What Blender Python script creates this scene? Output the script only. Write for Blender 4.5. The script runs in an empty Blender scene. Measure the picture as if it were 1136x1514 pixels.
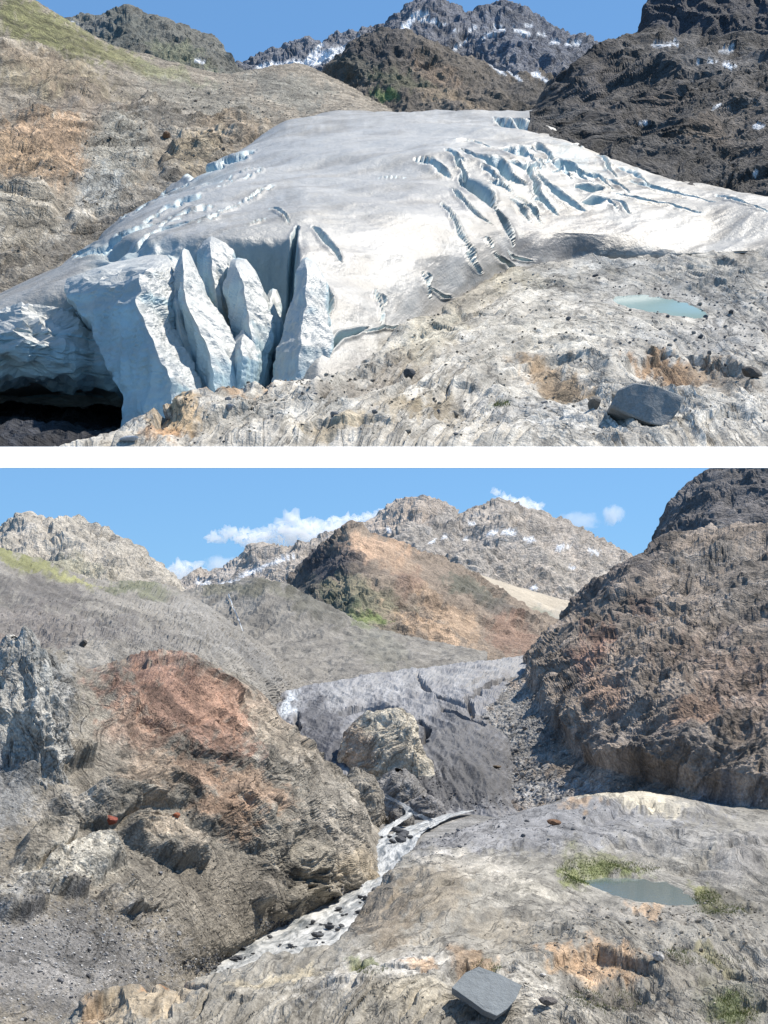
import bpy, bmesh, math, random
import numpy as np

# ---------------------------------------------------------------- camera, sky, sun, exposure
S = bpy.context.scene
COL = S.collection
F = 2200.0          # focal length in photo pixels
HY = 1000.0         # photo row of the eye level
cam = bpy.data.cameras.new('camera')
cam.sensor_fit = 'VERTICAL'
cam.sensor_height = 36.0
cam.sensor_width = 36.0
cam.lens = F / 1514.0 * 36.0
cam.shift_y = (HY - 757.0) / 1514.0
cam.clip_start = 0.5
cam.clip_end = 40000
co = bpy.data.objects.new('camera', cam)
co.rotation_euler = (math.pi / 2, 0, 0)
COL.objects.link(co)
S.camera = co

SUN_AZ, SUN_EL = math.radians(60), math.radians(57)
W = bpy.data.worlds.new('World')
S.world = W
W.use_nodes = True
nt = W.node_tree
bgn = nt.nodes['Background']
sky = nt.nodes.new('ShaderNodeTexSky')
sky.sky_type = 'NISHITA'
sky.sun_disc = False
sky.sun_elevation = SUN_EL
sky.sun_rotation = SUN_AZ
sky.altitude = 1500
sky.air_density = 1.0
sky.dust_density = 0.1
sky.ozone_density = 1.6
bgn.inputs[1].default_value = 0.11
gam = nt.nodes.new('ShaderNodeGamma'); gam.inputs[1].default_value = 0.45
tin = nt.nodes.new('ShaderNodeVectorMath'); tin.operation = 'MULTIPLY'; tin.inputs[1].default_value = (0.98, 1.75, 2.65)
nt.links.new(sky.outputs[0], gam.inputs[0]); nt.links.new(gam.outputs[0], tin.inputs[0]); nt.links.new(tin.outputs[0], bgn.inputs[0])

sl = bpy.data.lights.new('sun', 'SUN')
sl.energy = 5.0
sl.angle = math.radians(0.53)
sl.color = (1.0, 0.93, 0.82)
so = bpy.data.objects.new('sun', sl)
so.rotation_euler = (math.pi / 2 - SUN_EL, 0, -SUN_AZ + math.pi)
COL.objects.link(so)

S.view_settings.view_transform = 'Standard'
S.view_settings.look = 'None'
S.view_settings.exposure = 0.38
S.view_settings.gamma = 1.0
S.cycles.max_bounces = 8
S.cycles.diffuse_bounces = 3
S.cycles.volume_bounces = 6
S.cycles.transparent_max_bounces = 8

rng = np.random.default_rng(7)
random.seed(7)

# ---------------------------------------------------------------- noise
def _h(ix, iy, iz, s):
    n = (ix * np.uint32(0x8da6b343)) ^ (iy * np.uint32(0xd8163841)) ^ (iz * np.uint32(0xcb1ab31f)) ^ np.uint32((s * 0x9e3779b1) & 0xffffffff)
    n = (n ^ (n >> np.uint32(15))) * np.uint32(0x2c1b3c6d)
    n = (n ^ (n >> np.uint32(12))) * np.uint32(0x297a2d39)
    return n ^ (n >> np.uint32(15))

def _split(P):
    fl = np.floor(P)
    fr = (P - fl).astype(np.float32)
    i = fl.astype(np.int64).astype(np.uint32)
    return i, fr

def noise(P, s=0):
    i, f = _split(P)
    u = f * f * f * (f * (f * 6 - 15) + 10)
    out = np.zeros(len(P), np.float32)
    k = np.float32(2.0 / 255.0)
    for dx in (0, 1):
        wx = u[:, 0] if dx else 1 - u[:, 0]
        for dy in (0, 1):
            wy = wx * (u[:, 1] if dy else 1 - u[:, 1])
            for dz in (0, 1):
                w = wy * (u[:, 2] if dz else 1 - u[:, 2])
                h = _h(i[:, 0] + np.uint32(dx), i[:, 1] + np.uint32(dy), i[:, 2] + np.uint32(dz), s)
                gx = (h & np.uint32(255)).astype(np.float32) * k - 1
                gy = ((h >> np.uint32(8)) & np.uint32(255)).astype(np.float32) * k - 1
                gz = ((h >> np.uint32(16)) & np.uint32(255)).astype(np.float32) * k - 1
                out += w * (gx * (f[:, 0] - dx) + gy * (f[:, 1] - dy) + gz * (f[:, 2] - dz))
    return out * 1.3

def fbm(P, o=4, s=0, g=0.5):
    a, r = 1.0, 0
    for k in range(o):
        r = r + a * noise(P * (2.03 ** k), s + k)
        a *= g
    return r

def ridged(P, o=4, s=0, g=0.5):
    a, r = 1.0, 0
    for k in range(o):
        r = r + a * (1 - 2 * np.abs(noise(P * (2.1 ** k), s + k)) * 1.4)
        a *= g
    return r * 0.5

def facet(P, s=0, tilt=0.9):
    """continuous convex facets: maximum of randomly tilted planes, one for each cell"""
    Q = P - 0.5
    i, f = _split(Q)
    best = np.full(len(P), -9, np.float32)
    k = np.float32(1.0 / 255.0)
    for dx in (0, 1):
        for dy in (0, 1):
            for dz in (0, 1):
                a = (i[:, 0] + np.uint32(dx), i[:, 1] + np.uint32(dy), i[:, 2] + np.uint32(dz))
                h = _h(*a, s)
                g = _h(*a, s + 57)
                j = [((h >> np.uint32(8 * q)) & np.uint32(255)).astype(np.float32) * k - 0.5 for q in range(3)]
                gr = [((g >> np.uint32(8 * q)) & np.uint32(255)).astype(np.float32) * k * 2 - 1 for q in range(3)]
                b = (h >> np.uint32(24)).astype(np.float32) * k
                d = [f[:, q] - (dx, dy, dz)[q] - j[q] * 0.6 for q in range(3)]
                v = 0.6 * b + tilt * (gr[0] * d[0] + gr[1] * d[1] + gr[2] * d[2]) - 1.7 * (d[0] ** 2 + d[1] ** 2 + d[2] ** 2)
                best = np.maximum(best, v)
    return best

def sstep(a, b, x):
    t = np.clip((x - a) / (b - a), 0, 1)
    return t * t * (3 - 2 * t)

def stretch(Q, axis, k):
    ax = np.array(axis, float); ax /= np.linalg.norm(ax)
    return Q - np.outer(Q @ ax, ax) * (1 - 1.0 / k)

def fac2(P, s=0):
    return facet(P, s, 0.95) - 0.8 * facet(P * 1.07 + 17.3, s + 5, 0.95)

def rock(P, L, w=(0.6, 0.5, 0.25, 0.1), axis=None, k=3.0, s=0, warp=0.35):
    """craggy relief in units of L: ridges, then broken facets at three sizes"""
    Q = P / L
    if axis is not None:
        Q = stretch(Q, axis, k)
    wv = np.stack([noise(Q * 0.9, s + 11), noise(Q * 0.9 + 31.7, s + 12), noise(Q * 0.9 + 77.1, s + 13)], 1)
    Q = Q + warp * wv
    h = 0
    if w[0]: h = h + w[0] * ridged(Q * 0.45, 4, s)
    if w[1]: h = h + w[1] * fac2(Q, s + 20)
    if w[2]: h = h + w[2] * fac2(Q * 2.7, s + 21)
    if w[3]: h = h + w[3] * fac2(P / L * 5.1 + warp * 3 * wv, s + 22)
    return h

def blocks(P, s=0, w=.25):
    """jointed rock: every cell its own height and tilt, sharp joints between"""
    i, f = _split(P)
    u = np.clip((f - (.5 - w)) / (2 * w), 0, 1); u = u * u * (3 - 2 * u)
    out = np.zeros(len(P), np.float32); k = np.float32(1 / 255.0)
    for dx in (0, 1):
        for dy in (0, 1):
            for dz in (0, 1):
                wt = (u[:, 0] if dx else 1 - u[:, 0]) * (u[:, 1] if dy else 1 - u[:, 1]) * (u[:, 2] if dz else 1 - u[:, 2])
                h = _h(i[:, 0] + np.uint32(dx), i[:, 1] + np.uint32(dy), i[:, 2] + np.uint32(dz), s)
                g = [((h >> np.uint32(8 * q)) & np.uint32(255)).astype(np.float32) * k - .5 for q in range(3)]
                v = (h >> np.uint32(24)).astype(np.float32) * k - .5
                out += wt * (v + 1.0 * (g[0] * (f[:, 0] - dx) + g[1] * (f[:, 1] - dy) + g[2] * (f[:, 2] - dz)))
    return out

def strata(P, L, along, nrm, w=(.6, .5, .3, .35), s=0, warp=.5, asp=(4.5, 2.2)):
    """layered and folded rock in units of L: buttresses, jointed blocks at two sizes, thin sharp-edged layers"""
    a = np.array(along, float); a /= np.linalg.norm(a)
    n = np.array(nrm, float); n -= a * (a @ n); n /= np.linalg.norm(n)
    b = np.cross(a, n)
    p = P / L
    wv = np.stack([fbm(p * .5 + 13.7 * q, 2, s + 40 + q) for q in range(3)], 1)
    p = p + warp * wv * 1.6
    Q = np.stack([p @ a, p @ b, p @ n], 1)
    h = 0
    if w[0]: h = h + w[0] * ridged(Q * np.array([.22, .4, .45]), 5, s)
    if w[1]: h = h + w[1] * blocks(Q / np.array([asp[0] * .6, asp[1] * .7, .9]), s + 1)
    if w[2]: h = h + w[2] * blocks(Q * 2.6 / np.array([asp[0] * .6, asp[1] * .7, .9]) + 5.5, s + 2, .33)
    if w[3]: h = h + w[3] * (ridged(Q * np.array([1.6 / asp[0], 1.6 / asp[1], 1.6]), 4, s + 3, .6) - .3)
    return h

def layer_coords(P, L, along, nrm, s=0, warp=.5):
    """coordinates that follow the rock layers: long along, thin across"""
    a = np.array(along, float); a /= np.linalg.norm(a)
    n = np.array(nrm, float); n -= a * (a @ n); n /= np.linalg.norm(n)
    p = P / L; p = p + warp * 1.6 * np.stack([fbm(p * .5 + 13.7 * q, 2, s + 40 + q) for q in range(3)], 1)
    return np.stack([p @ a / 5, p @ np.cross(a, n) / 2.2, p @ n], 1)

def bands(P, L, along, nrm, s=0):
    """colour of the rock layers: -1..1, long along the layers and thin across them"""
    a = np.array(along, float); a /= np.linalg.norm(a)
    n = np.array(nrm, float); n -= a * (a @ n); n /= np.linalg.norm(n)
    p = P / L; p = p + .8 * np.stack([fbm(p * .5 + 13.7 * q, 2, s + 40 + q) for q in range(3)], 1)
    Q = np.stack([p @ a / 6, p @ np.cross(a, n) / 2.5, p @ n], 1)
    return np.clip(fbm(Q, 5, s, .68) * 1.5, -1, 1)

# ---------------------------------------------------------------- lofted landforms
def P3(px, py, d):
    px, py, d = np.asarray(px, float), np.asarray(py, float), np.asarray(d, float)
    return np.stack([(px - 568.0) / F * d, d, (HY - py) / F * d], -1)

def pchip(x, Y, xq):
    """monotone cubic interpolation along axis 0"""
    x = np.asarray(x, float); Y = np.asarray(Y, float)
    h = np.diff(x)
    sh = (-1,) + (1,) * (Y.ndim - 1)
    hh = h.reshape(sh)
    dl = np.diff(Y, axis=0) / hh
    m = np.zeros_like(Y)
    if len(x) > 2:
        w1 = 2 * hh[1:] + hh[:-1]; w2 = hh[1:] + 2 * hh[:-1]
        pr = dl[1:] * dl[:-1]
        with np.errstate(divide='ignore', invalid='ignore'):
            mm = (w1 + w2) / (w1 / dl[:-1] + w2 / dl[1:])
        m[1:-1] = np.where(pr > 0, mm, 0)
        # soften: blend with centred difference so that crests are not flattened
        cd = (Y[2:] - Y[:-2]) / (hh[1:] + hh[:-1])
        m[1:-1] = np.where(pr > 0, m[1:-1], 0.35 * cd)
    m[0] = dl[0]; m[-1] = dl[-1]
    k = np.clip(np.searchsorted(x, xq, side='right') - 1, 0, len(x) - 2)
    t = ((xq - x[k]) / h[k]).reshape(sh)
    H = h[k].reshape(sh)
    return ((2 * t**3 - 3 * t**2 + 1) * Y[k] + (t**3 - 2 * t**2 + t) * H * m[k]
            + (-2 * t**3 + 3 * t**2) * Y[k + 1] + (t**3 - t**2) * H * m[k + 1])

class Grid:
    pass

def loft(rows, nu, nv, M=200, back=1):
    R = []
    for r in rows:
        a = np.array(r, float); a[:, 2] = np.log(a[:, 2])
        t = np.concatenate([[0], np.cumsum(np.hypot(np.diff(a[:, 0]), np.diff(a[:, 1])))])
        t /= t[-1]
        tq = np.linspace(0, 1, M)
        pl = np.stack([np.interp(tq, t, a[:, k]) for k in range(3)], 1)
        R.append(0.6 * pl + 0.4 * pchip(t, a, tq))
    R = np.array(R)
    step = np.hypot(np.diff(R[:, :, 0], axis=0), np.diff(R[:, :, 1], axis=0)).mean(1)
    step = np.clip(step, 12, None)
    t = np.concatenate([[0], np.cumsum(step)]); t /= t[-1]
    # fewer rows where the surface falls away behind its crest, fewer columns outside the view
    wv = np.where(np.arange(len(step)) >= len(step) - back, 0.35, 1.0) * step
    inview = ((R[:, :, 1] > -15) & (R[:, :, 1] < 1525)).mean(1)
    wv = wv * np.clip((inview[1:] + inview[:-1]) / 2, .3, 1)
    cw = np.concatenate([[0], np.cumsum(wv)]); cw /= cw[-1]
    G = pchip(t, R, np.interp(np.linspace(0, 1, nv), cw, t))
    mp = R[:, :, 0].mean(0)
    wu = np.where((mp > -40) & (mp < 1176), 1.0, 0.12)
    wu = np.convolve(np.pad(wu, 3, 'edge'), np.ones(7) / 7, 'valid')
    cu = np.concatenate([[0], np.cumsum((wu[1:] + wu[:-1]) / 2)]); cu /= cu[-1]
    uq = np.interp(np.linspace(0, 1, nu), cu, np.linspace(0, 1, M))
    G = pchip(np.linspace(0, 1, M), G.transpose(1, 0, 2), uq).transpose(1, 0, 2)
    g = Grid()
    g.nu, g.nv = nu, nv
    g.px, g.py = G[..., 0].ravel(), G[..., 1].ravel()
    g.d = np.exp(G[..., 2]).ravel()
    g.P = P3(g.px, g.py, g.d)
    g.u = np.tile(np.linspace(0, 1, nu), nv); g.v = np.repeat(np.linspace(0, 1, nv), nu)
    return g

def normals(g):
    A = g.P.reshape(g.nv, g.nu, 3)
    n = np.cross(np.gradient(A, axis=1), np.gradient(A, axis=0))
    n /= np.linalg.norm(n, axis=2, keepdims=True) + 1e-12
    return n.reshape(-1, 3)

def smooth_n(g, k=6):
    n = normals(g).reshape(g.nv, g.nu, 3)
    for _ in range(k):
        q = n.copy()
        q[1:-1] += n[:-2] + n[2:]
        q[:, 1:-1] += n[:, :-2] + n[:, 2:]
        n = q
    n /= np.linalg.norm(n, axis=2, keepdims=True) + 1e-12
    return n.reshape(-1, 3)

def reproject(g):
    g.px = 568 + g.P[:, 0] / g.P[:, 1] * F
    g.py = HY - g.P[:, 2] / g.P[:, 1] * F

def lin(c):
    c = np.array(c, float) / 255.0
    return np.where(c <= 0.04045, c / 12.92, ((c + 0.055) / 1.055) ** 2.4)

GAIN = 1.28
def paint(g, base, spots=(), L=None, s=0, wob=18.0):
    """material colour of each vertex; spots = (px, py, rx, ry, degrees, colour, amount)"""
    N = len(g.P)
    gain = lambda c: np.clip((lin(c) * 0.85 + lin(c).mean() * 0.15) * GAIN * np.array([1.0, 1.0, .985]), 0, .85)
    C = np.tile(gain(base), (N, 1))
    if spots:
        q = g.P / g.P[:, 1:2] * 40.0
        wx = fbm(q * np.array([1, .3, 1]) * 1.3, 4, s + 3) * wob
        wy = fbm(q * np.array([1, .3, 1]) * 1.3 + 9.3, 4, s + 4) * wob
        brk = fbm(q * np.array([1, .3, 1]) * 5.0 + 3.1, 4, s + 6, .7) * .5
        for (x, y, rx, ry, a, c, k) in spots:
            ca, sa = math.cos(math.radians(a)), math.sin(math.radians(a))
            dx, dy = g.px + wx - x, g.py + wy - y
            e = np.hypot((dx * ca + dy * sa) / rx, (-dx * sa + dy * ca) / ry) + brk
            m = (1 - sstep(0.55, 1.2, e)) * k
            C = C * (1 - m[:, None]) + gain(c) * m[:, None]
    return C

def mesh_from(name, V, faces_q, C=None, smooth=False, flow=None):
    me = bpy.data.meshes.new(name)
    n = len(faces_q); k = faces_q.shape[1]
    me.vertices.add(len(V)); me.vertices.foreach_set('co', np.asarray(V, np.float32).ravel())
    me.loops.add(n * k); me.loops.foreach_set('vertex_index', faces_q.astype(np.int32).ravel())
    me.polygons.add(n); me.polygons.foreach_set('loop_start', np.arange(0, n * k, k, dtype=np.int32))
    me.polygons.foreach_set('use_smooth', np.full(n, smooth))
    if C is not None:
        at = me.attributes.new('Col', 'FLOAT_COLOR', 'POINT')
        c4 = np.ones((len(V), 4), np.float32); c4[:, :3] = np.clip(C, 0, 1)
        at.data.foreach_set('color', c4.ravel())
    if flow is not None:
        at = me.attributes.new('Flow', 'FLOAT_VECTOR', 'POINT')
        at.data.foreach_set('vector', np.asarray(flow, np.float32).ravel())
    me.update()
    return me

def grid_faces(nu, nv, flip=False):
    i = (np.arange(nv - 1)[:, None] * nu + np.arange(nu - 1)[None]).ravel()
    f = np.stack([i, i + 1, i + nu + 1, i + nu], 1)
    return f[:, ::-1] if flip else f

def tag(o, label=None, cat=None, group=None, kind=None):
    if label: o['label'] = label
    if cat: o['category'] = cat
    if group: o['group'] = group
    if kind: o['kind'] = kind
    return o

def add(name, me, mat, parent=None):
    if mat: 
        me.materials.clear(); me.materials.append(mat)
    o = bpy.data.objects.new(name, me)
    COL.objects.link(o)
    if parent: o.parent = parent
    return o

def empty(name, loc=(0, 0, 0)):
    o = bpy.data.objects.new(name, None)
    o.location = loc
    COL.objects.link(o)
    return o

def grid_obj(name, g, C, mat, smooth=False, kind='structure', keep=None):
    f = grid_faces(g.nu, g.nv)
    if keep is not None:
        f = f[keep[f].all(1)]
    # face the camera / the sky
    n = normals(g)
    sgn = (n * (-g.P / np.linalg.norm(g.P, axis=1, keepdims=True) + np.array([0, 0, 0.3]))).sum(1).mean()
    if sgn < 0: f = f[:, ::-1]
    me = mesh_from(name, g.P, f, C, smooth, getattr(g, 'flow', None))
    o = add(name, me, mat)
    if kind: o['kind'] = kind
    return o

# ---------------------------------------------------------------- materials
def node_mat(name):
    m = bpy.data.materials.new(name)
    m.use_nodes = True
    t = m.node_tree
    return m, t, t.nodes['Principled BSDF'], t.nodes, t.links

def rock_mat(name, px, rough=0.85, bump=0.6, var=0.35, speck=0.25, axis_scale=(1, 1, 1), crack=0.5, spec=0.3, flow=0.0, fscale=2.0):
    """px = size of the finest grain in metres"""
    m, t, b, N, Lk = node_mat(name)
    at = N.new('ShaderNodeAttribute'); at.attribute_name = 'Col'
    tc = N.new('ShaderNodeTexCoord')
    mp = N.new('ShaderNodeMapping'); mp.inputs['Scale'].default_value = axis_scale
    Lk.new(tc.outputs['Object'], mp.inputs[0])
    def nz(scale, det, rough_=0.6):
        n = N.new('ShaderNodeTexNoise'); n.inputs['Scale'].default_value = scale
        n.inputs['Detail'].default_value = det; n.inputs['Roughness'].default_value = rough_
        Lk.new(mp.outputs[0], n.inputs['Vector']); return n
    def rng_(src, lo, hi, a=0.25, c=0.75):
        r = N.new('ShaderNodeMapRange'); r.inputs[1].default_value = a; r.inputs[2].default_value = c
        r.inputs[3].default_value = lo; r.inputs[4].default_value = hi
        Lk.new(src, r.inputs[0]); return r.outputs[0]
    def mul(a, v):
        x = N.new('ShaderNodeVectorMath'); x.operation = 'SCALE'
        Lk.new(a, x.inputs[0]); Lk.new(v, x.inputs['Scale']); return x.outputs[0]
    n1 = nz(1 / (px * 40), 7, .68); n2 = nz(1 / (px * 6), 5, 0.7); n3 = nz(1 / (px * 1.6), 2)
    c = mul(at.outputs['Color'], rng_(n1.outputs[0], 1 - var, 1 + var, .36, .66))
    c = mul(c, rng_(n2.outputs[0], 1 - var * 0.9, 1 + var * 0.9, 0.36, 0.64))
    c = mul(c, rng_(n3.outputs[0], 1 - speck, 1 + speck, 0.36, 0.64))
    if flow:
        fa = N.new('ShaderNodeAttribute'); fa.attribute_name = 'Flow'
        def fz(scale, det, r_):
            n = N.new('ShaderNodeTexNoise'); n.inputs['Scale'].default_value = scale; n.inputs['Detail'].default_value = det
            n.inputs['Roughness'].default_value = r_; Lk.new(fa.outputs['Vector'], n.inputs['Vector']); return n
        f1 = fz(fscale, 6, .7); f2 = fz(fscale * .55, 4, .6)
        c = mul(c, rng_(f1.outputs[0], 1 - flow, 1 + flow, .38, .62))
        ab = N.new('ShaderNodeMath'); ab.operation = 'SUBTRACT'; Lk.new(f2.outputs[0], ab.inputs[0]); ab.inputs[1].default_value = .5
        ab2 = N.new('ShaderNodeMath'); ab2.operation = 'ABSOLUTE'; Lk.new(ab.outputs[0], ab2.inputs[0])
        crack_shade = rng_(ab2.outputs[0], .55, 1, .004, .022)      # thin dark lines along the layers: crack shade painted into the colour
        c = mul(c, crack_shade)
    Lk.new(c, b.inputs['Base Color'])
    b.inputs['Roughness'].default_value = rough
    b.inputs['Specular IOR Level'].default_value = spec
    vo = N.new('ShaderNodeTexVoronoi'); vo.feature = 'DISTANCE_TO_EDGE'
    vo.inputs['Scale'].default_value = 1 / (px * 9)
    wn = N.new('ShaderNodeVectorMath'); wn.operation = 'MULTIPLY_ADD'
    Lk.new(n2.outputs['Color'], wn.inputs[0]); wn.inputs[1].default_value = (px * 6,) * 3
    Lk.new(mp.outputs[0], wn.inputs[2]); Lk.new(wn.outputs[0], vo.inputs['Vector'])
    cr = rng_(vo.outputs['Distance'], 0, 1, 0.0, 0.12)
    a1 = N.new('ShaderNodeMath'); a1.operation = 'MULTIPLY_ADD'
    Lk.new(cr, a1.inputs[0]); a1.inputs[1].default_value = crack * 0.35
    Lk.new(n2.outputs[0], a1.inputs[2])
    a2 = N.new('ShaderNodeMath'); a2.operation = 'MULTIPLY_ADD'
    Lk.new(n3.outputs[0], a2.inputs[0]); a2.inputs[1].default_value = 0.35
    Lk.new(a1.outputs[0], a2.inputs[2])
    if flow:
        a3 = N.new('ShaderNodeMath'); a3.operation = 'MULTIPLY_ADD'
        Lk.new(f1.outputs[0], a3.inputs[0]); a3.inputs[1].default_value = 1.6; Lk.new(a2.outputs[0], a3.inputs[2])
        a4 = N.new('ShaderNodeMath'); a4.operation = 'MULTIPLY_ADD'
        Lk.new(crack_shade, a4.inputs[0]); a4.inputs[1].default_value = .7; Lk.new(a3.outputs[0], a4.inputs[2])
        a2 = a4
    bp = N.new('ShaderNodeBump'); bp.inputs['Strength'].default_value = bump
    bp.inputs['Distance'].default_value = px * 4
    Lk.new(a2.outputs[0], bp.inputs['Height']); Lk.new(bp.outputs[0], b.inputs['Normal'])
    return m

def plain_mat(name, c, rough=0.6, spec=0.4, metallic=0):
    m, t, b, N, Lk = node_mat(name)
    n = N.new('ShaderNodeTexNoise'); n.inputs['Scale'].default_value = 3; n.inputs['Detail'].default_value = 4
    r = N.new('ShaderNodeMix'); r.data_type = 'RGBA'
    r.inputs[6].default_value = (*[x * 0.97 for x in c], 1); r.inputs[7].default_value = (*[min(1, x * 1.02) for x in c], 1)
    Lk.new(n.outputs[0], r.inputs[0]); Lk.new(r.outputs[2], b.inputs['Base Color'])
    b.inputs['Roughness'].default_value = rough; b.inputs['Specular IOR Level'].default_value = spec
    return m

def water_mat(name, c, px, rough=0.08, bump=0.15):
    m, t, b, N, Lk = node_mat(name)
    b.inputs['Base Color'].default_value = (*lin(c), 1)
    b.inputs['Roughness'].default_value = rough
    b.inputs['IOR'].default_value = 1.33
    n = N.new('ShaderNodeTexNoise'); n.inputs['Scale'].default_value = 1 / (px * 5); n.inputs['Detail'].default_value = 3
    tc = N.new('ShaderNodeTexCoord'); Lk.new(tc.outputs['Object'], n.inputs['Vector'])
    bp = N.new('ShaderNodeBump'); bp.inputs['Strength'].default_value = bump; bp.inputs['Distance'].default_value = px * 2
    Lk.new(n.outputs[0], bp.inputs['Height']); Lk.new(bp.outputs[0], b.inputs['Normal'])
    return m
# ================================================================ THE VALLEY BELOW (wide valley with the shrunken glacier)
# ---- one ground sheet under everything
gx = np.linspace(-1, 1, 60); gd = np.geomspace(4, 9000, 90)
GX = np.outer(0.6 * gd + 25, gx); GD = np.repeat(gd[:, None], 60, 1)
base = np.interp(GD, [0, 107, 168, 205, 310, 350, 385, 425, 470, 600, 1500, 9000], [-2.2, -27.5, -46, -45.6, -42.4, -41.0, -39.7, -38.6, -40, -48, -60, -150])
gg = Grid(); gg.nu, gg.nv = 60, 90
gg.P = np.stack([GX.ravel(), GD.ravel(), base.ravel()], 1)
gg.P[:, 2] += fbm(gg.P / 9.0, 3) * 0.25 * np.clip(gg.P[:, 1] / 60, 0.1, 1)
m_ground = rock_mat('ground_rock', 0.3)
o = grid_obj('ground', gg, np.tile(lin((134, 132, 129)), (len(gg.P), 1)), m_ground)

def landform(name, rows, nu, nv, base, spots, mat, dispf, s=0, kind='structure', ncol=0.18, wob=18.0, sm=8, post=None, smooth=False):
    g = loft(rows, nu, nv)
    g.px0, g.py0, g.P0 = g.px.copy(), g.py.copy(), g.P.copy()
    C = paint(g, base, spots, s=s, wob=wob)
    n = smooth_n(g, sm)
    if (n * (-g.P / np.linalg.norm(g.P, axis=1, keepdims=True) + np.array([0, 0, .3]))).sum(1).mean() < 0: n = -n
    g.N = n
    dv = dispf(g)
    g.P = g.P + (n * dv[:, None] if dv.ndim == 1 else dv)
    if post: C = post(g, C)
    o = grid_obj(name, g, C, mat, kind=kind, smooth=smooth)
    g.C = C; g.o = o
    return g

# ---- far mountains
m_far = rock_mat('far_rock', 2.4, bump=0.9, var=0.30, speck=0.2, crack=0.6)
def snow_on(g, C, patches, s):
    """old snow lying in hollows: patches = (px, py, rx, ry, degrees)"""
    q = g.P / g.P[:, 1:2] * 60
    wx = fbm(q * .8, 4, s) * 8; wy = fbm(q * .8 + 5, 4, s + 1) * 4
    for (x, y, rx, ry, a) in patches:
        ca, sa = math.cos(math.radians(a)), math.sin(math.radians(a))
        dx, dy = g.px + wx - x, g.py + wy - y
        e = np.hypot((dx * ca + dy * sa) / rx, (-dx * sa + dy * ca) / ry)
        m = (1 - sstep(0.8, 1.05, e))[:, None]
        C = C * (1 - m) + np.array([.80, .82, .85]) * m
    return C

sky_g = [(190, 880, 4600), (240, 862, 4600), (265, 858, 4600), (290, 846, 4600), (330, 848, 4550), (360, 832, 4500), (385, 813, 4480), (410, 820, 4450),
         (440, 818, 4400), (490, 800, 4350), (540, 788, 4300), (570, 766, 4280), (590, 750, 4260), (615, 741, 4250), (650, 752, 4250), (672, 772, 4200),
         (700, 760, 4200), (735, 751, 4200), (760, 762, 4220), (785, 767, 4250), (830, 785, 4300), (880, 805, 4350), (910, 818, 4400), (940, 836, 4400), (1020, 900, 4400)]
def bk(row, dd, k):
    return [(x, y + dd, d * k) for (x, y, d) in row]
def mtn_disp(L, A, axis=(0.6, 0.2, 0.8), k=2.2, s=0):
    return lambda g: strata(g.P, L * .42, (.65, .2, .7), (-.7, 0, .65), (.8, .6, .4, .4), s) * A * .55 + ridged(stretch(g.P / (L * 1.8), (.15, -.6, -.8), 2.2), 6, s + 5, .55) * A * 1.1 - A * .5
G = landform('mountain',
    [[(150, 990, 3300), (600, 985, 3100), (1040, 985, 3300)],
     [(160, 930, 3700), (400, 895, 3600), (620, 850, 3450), (700, 850, 3420), (800, 880, 3500), (1040, 940, 3600)],
     [(180, 895, 4150), (300, 868, 4100), (400, 842, 4000), (500, 826, 3920), (600, 780, 3850), (680, 800, 3830), (740, 785, 3850), (840, 825, 3900), (920, 860, 3960), (1040, 920, 4000)],
     sky_g, bk(sky_g, 25, 1.08), bk(sky_g, 90, 1.2)], 460, 150, (158, 148, 138),  # pale rock tone, with haze put into the colour
    [(640, 800, 120, 50, 10, (150, 143, 136), .7), (600, 770, 70, 25, -20, (172, 155, 140), .6), (850, 850, 90, 30, 25, (160, 152, 142), .5), (330, 860, 110, 18, -10, (152, 146, 142), .6)],
    m_far, mtn_disp(150, 40, s=2), s=5, sm=5,
    post=lambda g, C: (reproject(g), snow_on(g, C, [(725, 788, 10, 3.5, -25), (752, 788, 14, 3, 5), (786, 797, 10, 3, 10), (835, 809, 10, 2.5, 8), (878, 817, 12, 2.5, 10), (660, 793, 8, 2.5, -30),
        (686, 795, 6, 3, 40), (640, 800, 8, 2, -30), (575, 783, 6, 3, 40), (420, 828, 22, 3, -18), (370, 848, 26, 3.5, -20), (390, 838, 14, 2.5, -25), (340, 862, 20, 4, -8), (300, 860, 12, 3, 5), (468, 815, 10, 2, -25), (560, 800, 8, 3, -40), (622, 820, 6, 2, 0), (790, 870, 8, 3, 10), (700, 775, 6, 2, 0), (845, 840, 6, 2, 20)], 40))[1])

m_mid = rock_mat('mid_rock', 1.5, bump=0.8, var=0.28, crack=0.4)
sk = [(-170, 830, 2600), (-60, 800, 2600), (0, 786, 2600), (20, 774, 2600), (40, 766, 2600), (58, 776, 2600), (75, 780, 2600), (110, 776, 2600), (140, 786, 2600), (165, 800, 2600), (195, 814, 2600), (215, 832, 2600), (240, 858, 2600), (285, 890, 2600)]
landform('mountain', [[(-170, 980, 1700), (100, 980, 1700), (300, 980, 1750)], [(-170, 900, 2000), (0, 880, 2000), (120, 880, 2050), (300, 930, 2100)],
    [(-170, 860, 2300), (0, 825, 2300), (100, 820, 2300), (180, 845, 2320), (300, 905, 2350)], sk, bk(sk, 25, 1.1), bk(sk, 70, 1.25)],
    240, 110, (158, 150, 138), [(70, 840, 90, 22, 8, (136, 134, 108), .6), (150, 850, 60, 14, 20, (148, 140, 124), .5), (30, 800, 40, 20, 0, (166, 158, 148), .5)],  # lighter rock tone stands in for haze
    m_mid, mtn_disp(90, 24, s=9), s=6, sm=5)

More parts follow.
